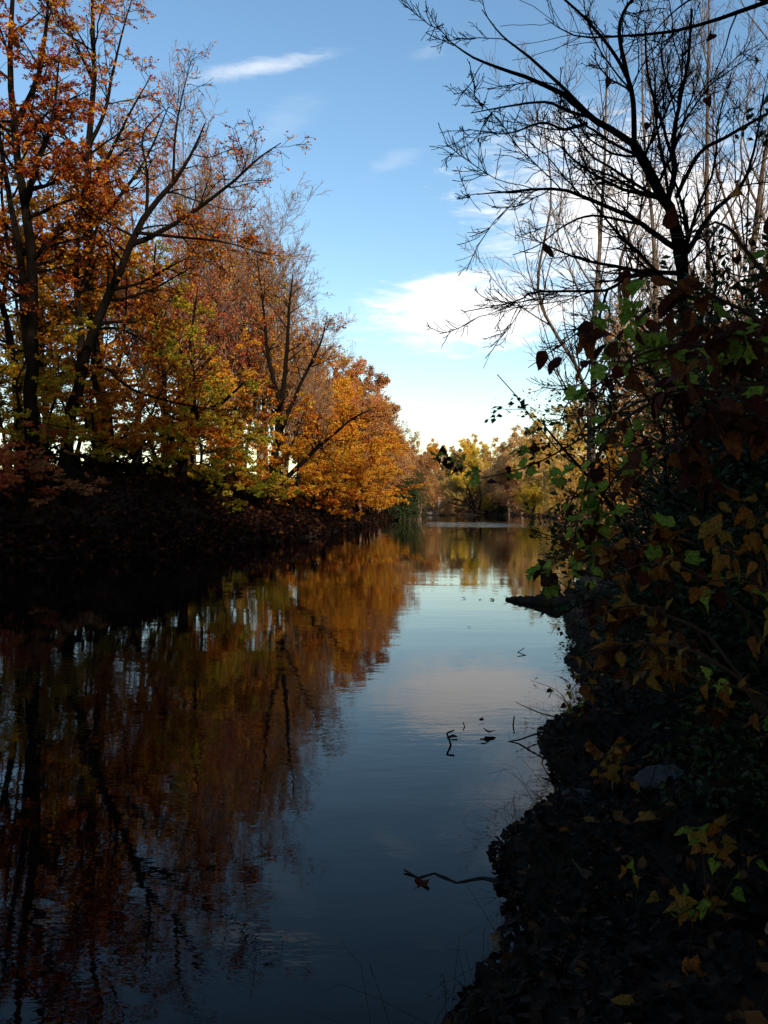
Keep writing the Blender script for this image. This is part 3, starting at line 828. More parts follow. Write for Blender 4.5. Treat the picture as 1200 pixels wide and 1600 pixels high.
# ------------------------------------------------------------------ right bank trees
D = 12.0
LV_R1 = [dict(per_m=2.3, t=(0.18, 1.0), ang=38, angv=17, lr=0.46, lt=0.35, lmin=0.4, lmax=2.3, segs=7, wob=0.14, up=0.06, rr=0.42, rtip=0.006),
         dict(src=[1], per_m=7.0, t=(0.15, 1.0), ang=42, angv=18, lr=0.40, lt=0.4, lmin=0.15, lmax=0.9, segs=5, wob=0.17, up=0.08, rr=0.55, rtip=0.005),
         dict(src=[1, 2], per_m=11.0, t=(0.2, 1.0), ang=40, lr=0.30, lt=0.3, lmin=0.07, lmax=0.26, segs=2, wob=0.14, up=0.10, rr=0.65, rtip=0.0042)]
hero('bare_tree', (1088, 760, D), [
    ([(1090, 790, D), (1082, 640, D), (1072, 520, D), (1065, 440, D), (1060, 400, D), (1049, 339, D), (1026, 293, D - .1), (989, 229, D - .2)], 0.105, 0.068),
    ([(989, 229, D - .2), (925, 188, D - .5), (870, 147, D - .8), (806, 119, D - 1.0), (742, 96, D - 1.2), (690, 60, D - 1.4)], 0.0520, 0.0062),
    ([(925, 188, D - .5), (870, 133, D - .6), (824, 92, D - .6), (783, 60, D - .7), (752, 20, D - .8)], 0.0301, 0.0062),
    ([(989, 232, D - .2), (987, 160, D), (973, 101, D + .2), (966, 46, D + .3), (985, 5, D + .4), (1030, -20, D + .5)], 0.0411, 0.0186),
    ([(980, 130, D + .1), (960, 92, D), (916, 37, D - .4), (872, -5, D - .7), (850, -50, D - .9)], 0.0301, 0.0087),
    ([(1056, 390, D), (1017, 364, D - .4), (989, 344, D - .7), (925, 316, D - 1.1), (870, 298, D - 1.4), (787, 302, D - 1.7), (745, 306, D - 1.9)], 0.0466, 0.0057),
    ([(1000, 352, D - .6), (925, 339, D + .2), (880, 355, D + .6), (840, 385, D + .9), (800, 400, D + 1.1)], 0.0218, 0.0057),
    ([(1060, 445, D), (1017, 431, D - .3), (980, 435, D - .6), (948, 454, D - .9), (900, 456, D - 1.1), (833, 458, D - 1.3), (806, 472, D - 1.4), (725, 488, D - 1.6)], 0.0329, 0.0057),
    ([(948, 454, D - .9), (936, 495, D - 1.0), (925, 533, D - 1.1), (917, 587, D - 1.2), (887, 608, D - 1.3), (845, 605, D - 1.4)], 0.0192, 0.0057),
    ([(936, 495, D - 1), (900, 522, D - 1.2), (875, 540, D - 1.3), (825, 575, D - 1.4)], 0.0121, 0.0057),
    ([(925, 188, D - .5), (890, 178, D - 1), (850, 163, D - 1.4), (790, 170, D - 1.8), (735, 180, D - 2.2)], 0.0274, 0.0057),
    ([(915, 196, D - .5), (880, 205, D - .1), (845, 195, D + .2), (790, 212, D + .5), (730, 205, D + .8)], 0.0274, 0.0057),
    ([(1040, 320, D), (1052, 275, D + .4), (1049, 229, D + .8), (1060, 160, D + 1.0), (1072, 100, D + 1.2), (1078, 20, D + 1.4)], 0.0492, 0.0186),
    ([(1055, 310, D + .2), (1090, 243, D + .2), (1136, 215, D + .2), (1200, 179, D + .2), (1270, 150, D + .2)], 0.0329, 0.0186),
    ([(1072, 395, D), (1108, 339, D + .4), (1154, 293, D + .6), (1175, 240, D + .8), (1190, 150, D + 1)], 0.0438, 0.0124),
    ([(1049, 250, D + .6), (1030, 190, D + 1), (1010, 120, D + 1.4), (1005, 40, D + 1.8)], 0.0274, 0.0124),
    ([(1068, 480, D), (1040, 500, D - .5), (1000, 540, D - .9), (960, 590, D - 1.2), (920, 640, D - 1.4)], 0.0274, 0.0057),
], LV_R1, None, M['bark_dark'], None, 'bare black tree with branches reaching over the river above the right bank thicket', sides=(10, 5, 4, 3, 3))
# twigs of a nearer bough crossing the top right corner
BOUGH = hero('overhead_bough', (1330, 300, 6.5), [
    ([(1400, 420, 6.0), (1330, 100, 6.2), (1270, -15, 6.3), (1195, 8, 6.4), (1120, 34, 6.5), (1050, 54, 6.6), (955, 62, 6.7), (895, 60, 6.8), (850, 34, 6.8)], 0.028, 0.003),
    ([(1195, 8, 6.4), (1120, -14, 6.3), (1060, 15, 6.1), (1010, 65, 6.0)], 0.014, 0.003),
], [dict(per_m=1.6, t=(0.35, 1.0), ang=45, lr=0.16, lt=0.2, lmin=0.12, lmax=0.6, segs=5, wob=0.12, up=0.0, rr=0.5, rtip=0.0025)], None, M['bark_dark'], None,
    'thin dark bough crossing the upper right corner in front of the bare tree', sides=(7, 4, 3))

PALE = 'tall pale bare trees behind the black bare tree'
for k_, (px, d, sc, rz) in enumerate([(890, 34, 1.25, 0.5), (985, 36, 1.3, 1.4), (1075, 30, 1.2, 3.9), (1140, 27, 1.1, 5.2)]):
    put('upright', 'pale_bare_tree', px + 35, d, 'bark_pale', None, sc, rz, ['leftmost', 'second from the left', 'third from the left', 'rightmost'][k_] + ' of four ' + PALE, 'pale upright bare trees on the right bank')
put('sparse_a', 'tan_tree', 1010, 42, 'bark_pale', 'tan', 0.85, 0.7, 'tan-leaved tree glowing behind the fork of the black bare tree')
put('sparse_b', 'tan_tree', 1090, 38, 'bark_pale', 'tan', 0.75, 2.7, 'tan-leaved tree behind the right bank thicket near the edge')
put('thicket', 'orange_thicket', 965, 60, 'bark_brown', 'orange', 1.0, 0.7, 'orange thicket glimpsed between vine leaves on the right bank', cat_='thicket')
put('thicket', 'orange_thicket', 1000, 46, 'bark_brown', 'gold', 1.0, 1.7, 'golden thicket glimpsed beside the dark evergreen shrub', cat_='thicket')
put('round', 'golden_tree', 985, 70, 'bark_brown', 'gold', 0.8, 2.9, 'golden tree showing through the green vine leaves')
put('thicket', 'tan_thicket', 1110, 26, 'bark_dark', 'rust', 1.1, 4.0, 'rust coloured thicket round the foot of the pale bare trees', cat_='thicket')

# unseen trees added to shade the near river: on the hill behind the camera, and some continuing the left bank wood
SHADE = [(-3.5, -7), (1.5, -8), (6, -6), (10.5, -5), (14.5, -2), (-1, -13), (4, -14), (9, -12), (14, -10), (1, -20), (7, -20), (12, -18), (17, -14), (4, -27), (10, -27), (16, -23), (0, -33), (8, -34), (14, -31),
         (9, 3), (12, 8), (-26, 28), (-30, 20), (-25, 14), (-28, 5), (-34, 32)]
for i, (x, y) in enumerate(SHADE):
    g_ = ['beech_a', 'beech_b'][i % 2]
    tree('shade_tree', GEN[g_], M['bark_dark'], M[['orange', 'rust', 'gold'][i % 3]], (x, y, gz(x, y) - 0.1), i * 1.9, 0.75 if y > -1 and x > 0 else 1.02,
         'leafy tree added outside the view to shade the near river', 'tree', 'shade trees outside the view')


# ------------------------------------------------------------------ undergrowth and leaf litter (uncountable)
def scatter_leaves(name, pos, size, mat, seed, up=1.0, aspect=0.7, label=None, base=0.5):
    g = rnd(seed)
    n = len(pos)
    d = norm(g.normal(0, 1, (n, 3)) * np.array([1, 1, 0.45]))
    nr = norm(g.normal(0, 1, (n, 3)) + np.array([0, 0, up]))
    sd = norm(np.cross(nr, d)); nn = np.cross(d, sd)
    L = g.uniform(size[0], size[1], n)[:, None]
    hw = L * aspect * 0.5
    p0 = pos - d * L * 0.5
    curl = g.uniform(-0.05, 0.22, n)[:, None] * L
    V = np.stack([p0, p0 + d * L * 0.35 - sd * hw + nn * curl, p0 + d * L * 0.35 + sd * hw + nn * curl, p0 + d * L * 0.35,
                  p0 + d * L * 0.7 - sd * hw * 0.7 + nn * curl * 1.2, p0 + d * L * 0.7 + sd * hw * 0.7 + nn * curl * 1.2, p0 + d * L + nn * curl], 1).reshape(-1, 3)
    b = (np.arange(n) * 7)[:, None]
    tr = np.concatenate([b + np.array(t) for t in ((0, 3, 1), (0, 2, 3), (1, 3, 4), (3, 2, 5), (3, 5, 4), (4, 5, 6))], 0)
    tint = np.repeat(np.clip(base + g.normal(0, 0.3, n), 0, 1), 7)
    o = obj(name, mesh_arrays(name, V, None, tr, tint, smooth=False), mat)
    return tag(o, label, kind='stuff')


g = rnd(501)
# bramble and saplings clothing the left bank slope
n = 42000
yy = np.concatenate([g.uniform(8, 60, n * 2 // 3), g.uniform(50, 118, n // 3)])
dd = g.uniform(-0.4, 9.5, len(yy))
xx = np.interp(yy, LB[:, 0], LB[:, 1]) - dd
hh = np.abs(g.normal(0, 1, len(yy))) * 0.55 * (0.45 + 0.55 * wobble(xx, yy, 1.1) ** 2) + 0.25 * (wobble(xx, yy, 0.8) > 0.2)
pos = np.stack([xx, yy, np.maximum(ground_z(xx, yy), 0.0) + np.clip(hh, 0.02, 1.9)], -1)
xe = g.uniform(-24, -6, 60000); ye = g.uniform(20, 46, 60000); ze = ground_z(xe, ye)      # thick along the foot of the bank
ok = (ze > -0.08) & (ze < 1.1)
pos = np.concatenate([pos, np.stack([xe, ye, np.maximum(ze, 0.0) + np.abs(g.normal(0, 0.16, len(xe))) + 0.02], -1)[ok]])
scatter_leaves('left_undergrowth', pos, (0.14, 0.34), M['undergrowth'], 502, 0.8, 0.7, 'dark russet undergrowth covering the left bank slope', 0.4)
# far bank undergrowth
n = 9000
xx = g.uniform(0, 70, n); yy = np.maximum(FAR - 1 + np.abs(g.normal(0, 9, n)), 0)
rr = g.random(n) < 0.5
yy = np.where(rr, g.uniform(50, 155, n), yy)
xx = np.where(rr, np.interp(yy, RB[:, 0], RB[:, 1]) + np.abs(g.normal(0, 4, n)) - 0.3, xx)
pos = np.stack([xx, yy, np.maximum(ground_z(xx, yy), 0) + np.abs(g.normal(0, 0.8, n))], -1)
scatter_leaves('far_undergrowth', pos, (0.12, 0.28), M['rust'], 503, 0.8, 0.6, 'low brown scrub along the far and right shores', 0.3)


# ------------------------------------------------------------------ near right bank: shrubs with large leaves
def near_leaf_material(name, a, b, trans=0.5):
    m, nt = material(name)
    oi = node(nt, 'ShaderNodeObjectInfo')
    tc = node(nt, 'ShaderNodeTexCoord')
    mixn = node(nt, 'ShaderNodeMix', data_type='RGBA')
    nt.links.new(oi.outputs['Random'], mixn.inputs['Factor'])
    mixn.inputs['A'].default_value = (*a, 1); mixn.inputs['B'].default_value = (*b, 1)
    sep = node(nt, 'ShaderNodeSeparateXYZ')
    nt.links.new(tc.outputs['Object'], sep.inputs[0])
    # side veins run forward from the midrib
    ax = fmath(nt, 'ABSOLUTE', sep.outputs[0])
    ph = fmath(nt, 'SUBTRACT', fmath(nt, 'MULTIPLY', sep.outputs[1], 44.0), fmath(nt, 'MULTIPLY', ax, 38.0))
    vein = maprange(nt, fmath(nt, 'SINE', ph), 0.82, 1.0)
    mid = maprange(nt, ax, 0.0, 0.02, 1.0, 0.0)
    vein = fmath(nt, 'MAXIMUM', vein, mid)
    blot = noise(nt, tc.outputs['Object'], 5.0, 4.0, 0.6)
    val = fmath(nt, 'ADD', maprange(nt, blot, 0.35, 0.68, 1.2, 0.38), fmath(nt, 'MULTIPLY', vein, 0.25))
    hs = node(nt, 'ShaderNodeHueSaturation')
    nt.links.new(mixn.outputs['Result'], hs.inputs['Color'])
    nt.links.new(val, hs.inputs['Value'])
    p = node(nt, 'ShaderNodeBsdfPrincipled')
    nt.links.new(hs.outputs[0], p.inputs['Base Color'])
    p.inputs['Roughness'].default_value = 0.7
    p.inputs['Specular IOR Level'].default_value = 0.08
    tr = node(nt, 'ShaderNodeBsdfTranslucent')
    nt.links.new(hs.outputs[0], tr.inputs['Color'])
    mx = node(nt, 'ShaderNodeMixShader')
    mx.inputs[0].default_value = trans
    nt.links.new(p.outputs[0], mx.inputs[1]); nt.links.new(tr.outputs[0], mx.inputs[2])
    out = node(nt, 'ShaderNodeOutputMaterial')
    nt.links.new(mx.outputs[0], out.inputs['Surface'])
    return m


NL = {
    'green': near_leaf_material('near_leaf_green', (0.19, 0.29, 0.035), (0.33, 0.39, 0.055), 0.65),
    'maroon': near_leaf_material('near_leaf_maroon', (0.034, 0.008, 0.007), (0.085, 0.020, 0.010), 0.4),
    'russet': near_leaf_material('near_leaf_russet', (0.09, 0.028, 0.010), (0.24, 0.075, 0.020), 0.5),
    'amber': near_leaf_material('near_leaf_amber', (0.27, 0.09, 0.016), (0.38, 0.16, 0.03), 0.5),
    'yellow': near_leaf_material('near_leaf_yellow', (0.25, 0.125, 0.022), (0.32, 0.19, 0.036), 0.5),
    'tan': near_leaf_material('near_leaf_tan', (0.15, 0.10, 0.06), (0.25, 0.17, 0.10), 0.3),
}

SHAPES = {   # half outlines from tip to stalk
    'heart': [(0, 1), (0.07, 0.87), (0.19, 0.70), (0.32, 0.52), (0.43, 0.34), (0.48, 0.15), (0.44, -0.02), (0.32, -0.12), (0.16, -0.09), (0, 0.02)],
    'lobed': [(0, 1), (0.09, 0.83), (0.19, 0.71), (0.28, 0.63), (0.42, 0.63), (0.55, 0.60), (0.53, 0.44), (0.48, 0.28), (0.51, 0.10), (0.40, -0.07), (0.21, -0.12), (0, 0.02)],
    'ovate': [(0, 1), (0.07, 0.90), (0.18, 0.76), (0.29, 0.58), (0.35, 0.40), (0.34, 0.24), (0.25, 0.10), (0.12, 0.02), (0, 0.0)],
}


def leaf_proto(kind, seed, curl, fold):
    """leaf blade one unit long along +Y from the stalk end, with its stalk behind it"""
    g = rnd(seed)
    V, Q = [], []
    st = SHAPES[kind]
    bend = g.normal(0, 0.06)
    for i, (w, s_) in enumerate(st):
        sm = min(max(s_, 0.03), 1.0)
        zm = -curl * sm ** 2
        jl, jr = g.normal(0, 0.022, 3), g.normal(0, 0.022, 3)
        if i in (0, len(st) - 1):
            jl = jr = np.zeros(3)
        V += [(-w * (1 + jl[0]) + bend * sm, s_ + jl[1], zm + fold * w * w * 2 + jl[2] * 1.3), (bend * sm, sm, zm - 0.01), (w * (1 + jr[0]) + bend * sm, s_ + jr[1], zm + fold * w * w * 2 + jr[2] * 1.3)]
        if i:
            a, b = (i - 1) * 3, i * 3
            Q += [(a, b, b + 1, a + 1), (a + 1, b + 1, b + 2, a + 2)]
    P, R = spline([(0, -0.42, 0.10), (0, -0.2, 0.03), (0, 0.04, -0.01)], [0.012, 0.010, 0.009], 2)
    v2, q2 = tubes([(P, R, 3)])
    Q = np.concatenate([np.array(Q), q2 + len(V)])
    return mesh_arrays('leaf_' + kind, np.concatenate([np.array(V), v2]), Q)


PROTO = {k: [leaf_proto(k, 600 + i * 7 + len(k), c, f) for i, (c, f) in enumerate([(0.15, 0.25), (0.35, 0.15), (0.6, 0.5), (-0.15, 0.6), (0.8, 0.2), (0.25, 0.9), (-0.3, 0.3)])] for k in SHAPES}


def leaf_matrix(pos, d, nrm, size):
    d = norm(np.asarray(d, float)); x = norm(np.cross(d, nrm)); z = np.cross(x, d)
    m = Matrix.Identity(4)
    for r in range(3):
        m[r][0] = x[r] * size; m[r][1] = d[r] * size; m[r][2] = z[r] * size; m[r][3] = pos[r]
    return m


def put_leaf(parent, origin, pos, d, nrm, size, kind, mat, g, name='leaf'):
    o = obj(name, PROTO[kind][g.integers(7)], NL[mat], parent)
    d = norm(np.asarray(d, float))
    rel = np.asarray(pos) - np.asarray(origin) + d * size * 0.42
    o.matrix_local = leaf_matrix(rel, d, nrm, size)
    return o


def leafy_shrub(name, base, stems, leaves, seed, label, cat_='shrub', twig_per_m=5.0, r0=0.008, group=None):
    """stems: list of [(px,py,depth)...] paths; leaves: list of (stem indices, count, kind, material mix, (smin,smax))"""
    g = rnd(seed)
    base = np.asarray(base, float)
    root = empty(name, base)
    tag(root, label, cat_, group)
    tw_all = []
    for si, pts in enumerate(stems):
        P, R = limb(pts, r0, r0 * 0.3, 16, seed + si, 0.6, base=base)
        tw, tr = spawn(g, P, R, per_m=twig_per_m, t=(0.1, 1.0), ang=48, lr=0.25, lt=0.3, lmin=0.07, lmax=0.22, segs=4, wob=0.15, up=-0.02, rr=0.5, rtip=0.0014)
        V, Q = tubes([(P, R, 6), (tw, tr, 4)])
        obj('stem', mesh_arrays('stem', V, Q), M['stem'], root)
        S0 = np.repeat(P, 1, 0)
        tw_all.append((P, tw))
    for idxs, cnt, kind, mats, size in leaves:
        for _ in range(cnt):
            P, tw = tw_all[idxs[g.integers(len(idxs))]]
            src = P[0] if (g.random() < 0.35 or len(tw) == 0) else tw[g.integers(len(tw))]
            t = g.uniform(0.1 if src is P[0] else 0.4, 1.0) * (len(src) - 1); k = min(int(t), len(src) - 2); w = t - k
            p = src[k] * (1 - w) + src[k + 1] * w
            d = norm(g.normal(0, 0.7, 3) + np.array([-0.25, -0.15, -0.45]))
            nrm = norm(g.normal(0, 0.6, 3) + np.array([-0.45, 0.35, 0.6]))
            put_leaf(root, (0, 0, 0), p, d, nrm, g.uniform(*size), kind, mats[g.integers(len(mats))], g)
    return root


leafy_shrub('lobed_vine', (1.75, 2.9, gz(1.75, 2.9)), [
    [(1340, 1000, 2.9), (1260, 700, 2.9), (1150, 610, 2.9), (1080, 605, 2.9), (990, 630, 2.95), (900, 690, 3.0), (830, 728, 3.1), (752, 748, 3.2)],
    [(1340, 1000, 2.9), (1240, 640, 2.7), (1140, 570, 2.6), (1050, 560, 2.6), (960, 585, 2.7), (885, 632, 2.8)],
    [(1150, 610, 2.9), (1030, 625, 2.8), (965, 665, 2.8), (925, 730, 2.8), (905, 800, 2.8), (893, 870, 2.8)],
    [(1180, 600, 2.8), (1100, 660, 2.7), (1010, 700, 2.7), (950, 760, 2.75), (925, 830, 2.8)],
    [(1200, 640, 2.8), (1080, 560, 2.7), (1010, 520, 2.7), (985, 500, 2.7)],
], [((1, 4), 66, 'lobed', ['green'], (0.039, 0.062)), ((0,), 23, 'lobed', ['green'], (0.031, 0.052)), ((2, 3), 66, 'lobed', ['green', 'green', 'green', 'maroon'], (0.037, 0.062)),
    ((0,), 35, 'heart', ['maroon'], (0.026, 0.042)), ((2,), 27, 'heart', ['maroon', 'russet'], (0.031, 0.052)), ((1,), 15, 'heart', ['maroon'], (0.031, 0.047))], 31,
    'arching vine with backlit lobed green leaves and a few maroon ones over the water', 'vine')

leafy_shrub('russet_shrub', (1.5, 2.0, gz(1.5, 2.0)), [
    [(1500, 1200, 2.0), (1330, 700, 2.0), (1230, 480, 2.0), (1160, 390, 2.0), (1120, 350, 2.0), (1070, 370, 2.05)],
    [(1500, 1200, 2.0), (1300, 640, 2.1), (1180, 500, 2.1), (1090, 455, 2.1), (1040, 455, 2.1)],
    [(1500, 1200, 2.0), (1300, 700, 2.2), (1170, 580, 2.2), (1080, 540, 2.2), (1000, 555, 2.2), (960, 590, 2.2)],
    [(1400, 900, 2.1), (1250, 640, 2.0), (1170, 600, 2.0), (1110, 640, 2.0), (1060, 700, 2.1)],
    [(1400, 900, 2.1), (1280, 560, 1.9), (1200, 540, 1.9), (1140, 520, 1.9), (1100, 500, 1.9)],
    [(1400, 900, 2.1), (1290, 720, 1.9), (1200, 660, 1.9), (1130, 660, 1.9)],
], [((0,), 9, 'ovate', ['russet', 'russet', 'amber', 'maroon'], (0.041, 0.061)), ((1,), 40, 'ovate', ['russet', 'maroon', 'russet'], (0.044, 0.068)),
    ((2,), 54, 'ovate', ['russet', 'maroon'], (0.044, 0.072)), ((3, 4, 5), 135, 'ovate', ['russet', 'maroon', 'maroon'], (0.044, 0.072)),
    ((4, 1), 15, 'lobed', ['green'], (0.044, 0.065))], 32,
    'tall shrub of dark russet oval leaves at the upper right edge', 'shrub')

leafy_shrub('amber_shrub', (1.35, 2.5, gz(1.35, 2.5)), [
    [(1290, 1250, 2.5), (1230, 1000, 2.5), (1160, 880, 2.5), (1110, 830, 2.5), (1070, 790, 2.5)],
    [(1290, 1250, 2.5), (1180, 980, 2.6), (1090, 900, 2.6), (1020, 880, 2.7), (960, 900, 2.7)],
    [(1290, 1250, 2.5), (1130, 1020, 2.7), (1040, 960, 2.8), (970, 950, 2.9), (920, 985, 2.9)],
    [(1290, 1250, 2.5), (1230, 1000, 2.3), (1190, 880, 2.3), (1170, 810, 2.3)],
    [(1290, 1250, 2.5), (1150, 1060, 2.6), (1050, 1010, 2.7), (960, 1010, 2.8), (905, 1030, 2.8)],
    [(1250, 1150, 2.5), (1190, 1090, 2.4), (1130, 1070, 2.4), (1090, 1060, 2.4)],
], [((0, 3), 60, 'ovate', ['amber', 'amber', 'russet', 'yellow'], (0.041, 0.065)), ((1,), 51, 'ovate', ['amber', 'russet', 'maroon'], (0.041, 0.065)),
    ((2, 4), 75, 'ovate', ['amber', 'yellow', 'yellow', 'russet'], (0.037, 0.061)), ((1, 0), 12, 'lobed', ['green'], (0.052, 0.072)), ((5,), 18, 'heart', ['amber', 'yellow', 'green'], (0.037, 0.058))], 33,
    'shrub with amber and yellow oval leaves hanging before the dark thicket', 'shrub')

leafy_shrub('maroon_shrub', (2.0, 4.0, gz(2.0, 4.0)), [
    [(1230, 1220, 4.0), (1100, 1000, 4.0), (1015, 900, 4.0), (960, 865, 4.0), (928, 875, 4.0)],
    [(1230, 1220, 4.0), (1080, 1020, 3.9), (1005, 960, 3.9), (965, 950, 3.9), (940, 965, 3.9)],
    [(1230, 1220, 4.0), (1090, 1070, 3.9), (1010, 1015, 3.9), (960, 1010, 3.9)],
], [((0, 1), 105, 'heart', ['maroon', 'russet', 'maroon', 'amber'], (0.052, 0.086)), ((2,), 54, 'heart', ['russet', 'maroon', 'tan'], (0.052, 0.086)), ((0,), 6, 'lobed', ['green'], (0.074, 0.101))], 34,
    'low shrub of maroon heart-shaped leaves just above the waterline', 'shrub')

WEED = [(1.42, 3.5, 'leafy weed with yellow and green leaves low on the bank by the pale stone'), (1.75, 7.2, 'weed leaning over the water with one pointed green leaf spray'), (2.35, 9.0, 'dark weed at the water edge below the sunken log'),
        (1.55, 5.6, 'weed with amber heart-shaped leaves halfway up the near waterline')]
for wi, (x, y, lab) in enumerate(WEED):
    g = rnd(700 + wi)
    b = np.array([x, y, gz(x, y) - 0.02])
    root = tag(empty('bank_weed', b), lab, 'weed', 'weeds on the near right bank')
    for k in range(7):
        e = np.array([g.normal(-0.12, 0.3), g.normal(-0.1, 0.25), g.uniform(0.18, 0.55)])
        P, R = spline([(0, 0, 0), e * np.array([0.35, 0.35, 0.7]), e], [0.004, 0.003, 0.0015], 8)
        V, Q = tubes([(P, R, 5)])
        obj('stem', mesh_arrays('weed_stem', V, Q), M['stem'], root)
        for q in range(6):
            t = g.uniform(2, 8); kk = min(int(t), 7); p = P[0, kk] * (1 - (t - kk)) + P[0, kk + 1] * (t - kk)
            put_leaf(root, (0, 0, 0), p, norm(g.normal(0, 0.8, 3) + np.array([-0.2, -0.2, -0.2])), norm(g.normal(0, 0.6, 3) + np.array([-0.45, 0.35, 0.6])), g.uniform(0.045, 0.075),
                     ['heart', 'ovate', 'lobed', 'heart'][wi], [['yellow', 'green', 'amber'], ['green', 'maroon', 'russet'], ['maroon', 'russet', 'tan'], ['amber', 'russet', 'yellow']][wi][g.integers(3)], g)

# dense evergreen thicket behind them
EV = [build_tree_meshes('evergreen', 120 + i, bush_trunks(20 + i, 11, 2.9, 0.75, 0.022),
      [dict(n=16, t=(0.05, 0.97), ang=50, angv=15, lr=0.42, lt=0.3, lmin=0.3, segs=5, wob=0.15, up=0.02, rr=0.6, rtip=0.003),
       dict(per_m=9, t=(0.1, 1.0), ang=50, lr=0.4, lt=0.3, lmin=0.12, lmax=0.4, segs=3, wob=0.15, up=0.0, rr=0.6, rtip=0.002)],
      dict(m=12, size=(0.035, 0.065), upw=0.9, clump=0.2, jit=0.04, aspect=0.55, base=0.4), sides=(6, 4, 3)) for i in range(2)]
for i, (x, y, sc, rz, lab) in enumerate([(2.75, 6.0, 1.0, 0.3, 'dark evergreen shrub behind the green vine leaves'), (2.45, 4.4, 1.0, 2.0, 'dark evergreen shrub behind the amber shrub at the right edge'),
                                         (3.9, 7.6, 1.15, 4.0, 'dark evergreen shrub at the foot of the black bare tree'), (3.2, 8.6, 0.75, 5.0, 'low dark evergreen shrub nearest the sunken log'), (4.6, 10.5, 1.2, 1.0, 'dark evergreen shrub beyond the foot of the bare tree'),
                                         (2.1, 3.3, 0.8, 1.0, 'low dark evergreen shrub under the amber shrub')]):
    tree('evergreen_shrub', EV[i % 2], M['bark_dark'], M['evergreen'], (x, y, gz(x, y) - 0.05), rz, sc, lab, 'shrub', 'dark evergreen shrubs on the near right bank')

# leaf litter on the near bank
g = rnd(811)
n = 15000
yy = 1.2 + np.abs(g.normal(0, 1, n)) * 5.5
dd = np.abs(g.normal(0, 2.2, n)) - 0.06
xx = np.interp(yy, RB[:, 0], RB[:, 1]) + dd
pos = np.stack([xx, yy, ground_z(xx, yy) + g.uniform(0.004, 0.05, n)], -1)
pos[:, 2] = np.maximum(pos[:, 2], 0.008)
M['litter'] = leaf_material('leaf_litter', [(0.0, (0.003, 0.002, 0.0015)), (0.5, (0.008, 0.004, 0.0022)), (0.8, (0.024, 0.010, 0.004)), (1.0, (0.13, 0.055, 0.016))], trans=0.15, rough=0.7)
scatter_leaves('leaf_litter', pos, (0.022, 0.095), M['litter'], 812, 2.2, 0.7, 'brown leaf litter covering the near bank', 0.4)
# dead stalks and grass
n = 1100
yy = g.uniform(1.5, 14, n); xx = np.interp(yy, RB[:, 0], RB[:, 1]) + np.where(np.arange(n) < 650, g.uniform(0.0, 0.35, n), np.abs(g.normal(0, 1.3, n)) + 0.05)
b = np.stack([xx, yy, ground_z(xx, yy)], -1)
L = g.uniform(0.12, 0.6, n)[:, None]
d = norm(g.normal(0, 0.8, (n, 3)) + np.array([-0.1, -0.1, 0.9]))
P = np.stack([b, b + d * L * 0.5, b + d * L * 0.8 + np.array([0, 0, -0.04]) * L, b + d * L + g.normal(0, 0.15, (n, 3)) * L - np.array([0, 0, 0.25]) * L], 1)
R = np.tile(np.array([0.0016, 0.0014, 0.001, 0.0006]), (n, 1))
V, Q = tubes([(P, R, 3)])
tag(obj('dry_grass', mesh_arrays('dry_grass', V, Q), M['straw']), 'thin dead grass stalks on the near bank', kind='stuff')


def on_ground(px, py):
    """where the line of sight through that place of the bank meets the ground"""
    lo, hi = 1.0, 40.0
    for _ in range(40):
        m_ = 0.5 * (lo + hi)
        p = at(px, py, m_)
        if p[2] > max(gz(p[0], p[1]), 0.0): lo = m_
        else: hi = m_
    return at(px, py, lo)


FALLEN = [(865, 1558, 'russet', 'heart', 0.10, 'dull red leaf lying lowest on the dark bank near the bottom edge'), (1040, 1288, 'amber', 'lobed', 0.13, 'orange lobed leaf lying flat on the dark bank below the pale stone'),
          (1165, 1232, 'russet', 'heart', 0.11, 'rust red leaf lying by the right edge level with the pale stone'), (870, 1300, 'amber', 'ovate', 0.10, 'orange leaf lying close to the water above the sunken log'),
          (918, 1388, 'tan', 'lobed', 0.12, 'grey tan curled leaf in the middle of the dark bank'), (1040, 1418, 'yellow', 'heart', 0.07, 'small pale yellow leaf on the dark bank'),
          (1010, 1590, 'yellow', 'ovate', 0.08, 'pale yellow leaf cut by the bottom edge'), (1060, 1545, 'amber', 'lobed', 0.09, 'amber leaf near the bottom edge right of the red leaf'), (815, 1370, 'tan', 'ovate', 0.11, 'tan leaf at the water edge beside the sunken log'),
          (760, 1490, 'tan', 'lobed', 0.09, 'faint tan leaf just under the bank at the bottom'), (1190, 1480, 'tan', 'heart', 0.08, 'tan leaf at the right edge low on the bank'), (985, 1165, 'amber', 'heart', 0.10, 'amber leaf above the pale stone'),
          (1060, 1100, 'amber', 'heart', 0.11, 'orange leaf hanging low on the bank above the pale stone'), (930, 1440, 'russet', 'ovate', 0.08, 'small russet leaf below the grey tan curled leaf')]
for i, (px, py, mt, kd, sz, lab) in enumerate(FALLEN):
    g = rnd(830 + i)
    p = on_ground(px, py) + np.array([0, 0, 0.03])
    o = put_leaf(None, (0, 0, 0), p, norm(np.array([g.normal(), g.normal(), 0.1])), norm(np.array([g.normal(0, 0.25), -0.25 + g.normal(0, 0.2), 1.0])), sz, kd, mt, g, 'fallen_leaf')
    tag(o, lab, 'leaf', 'fallen leaves on the near bank')

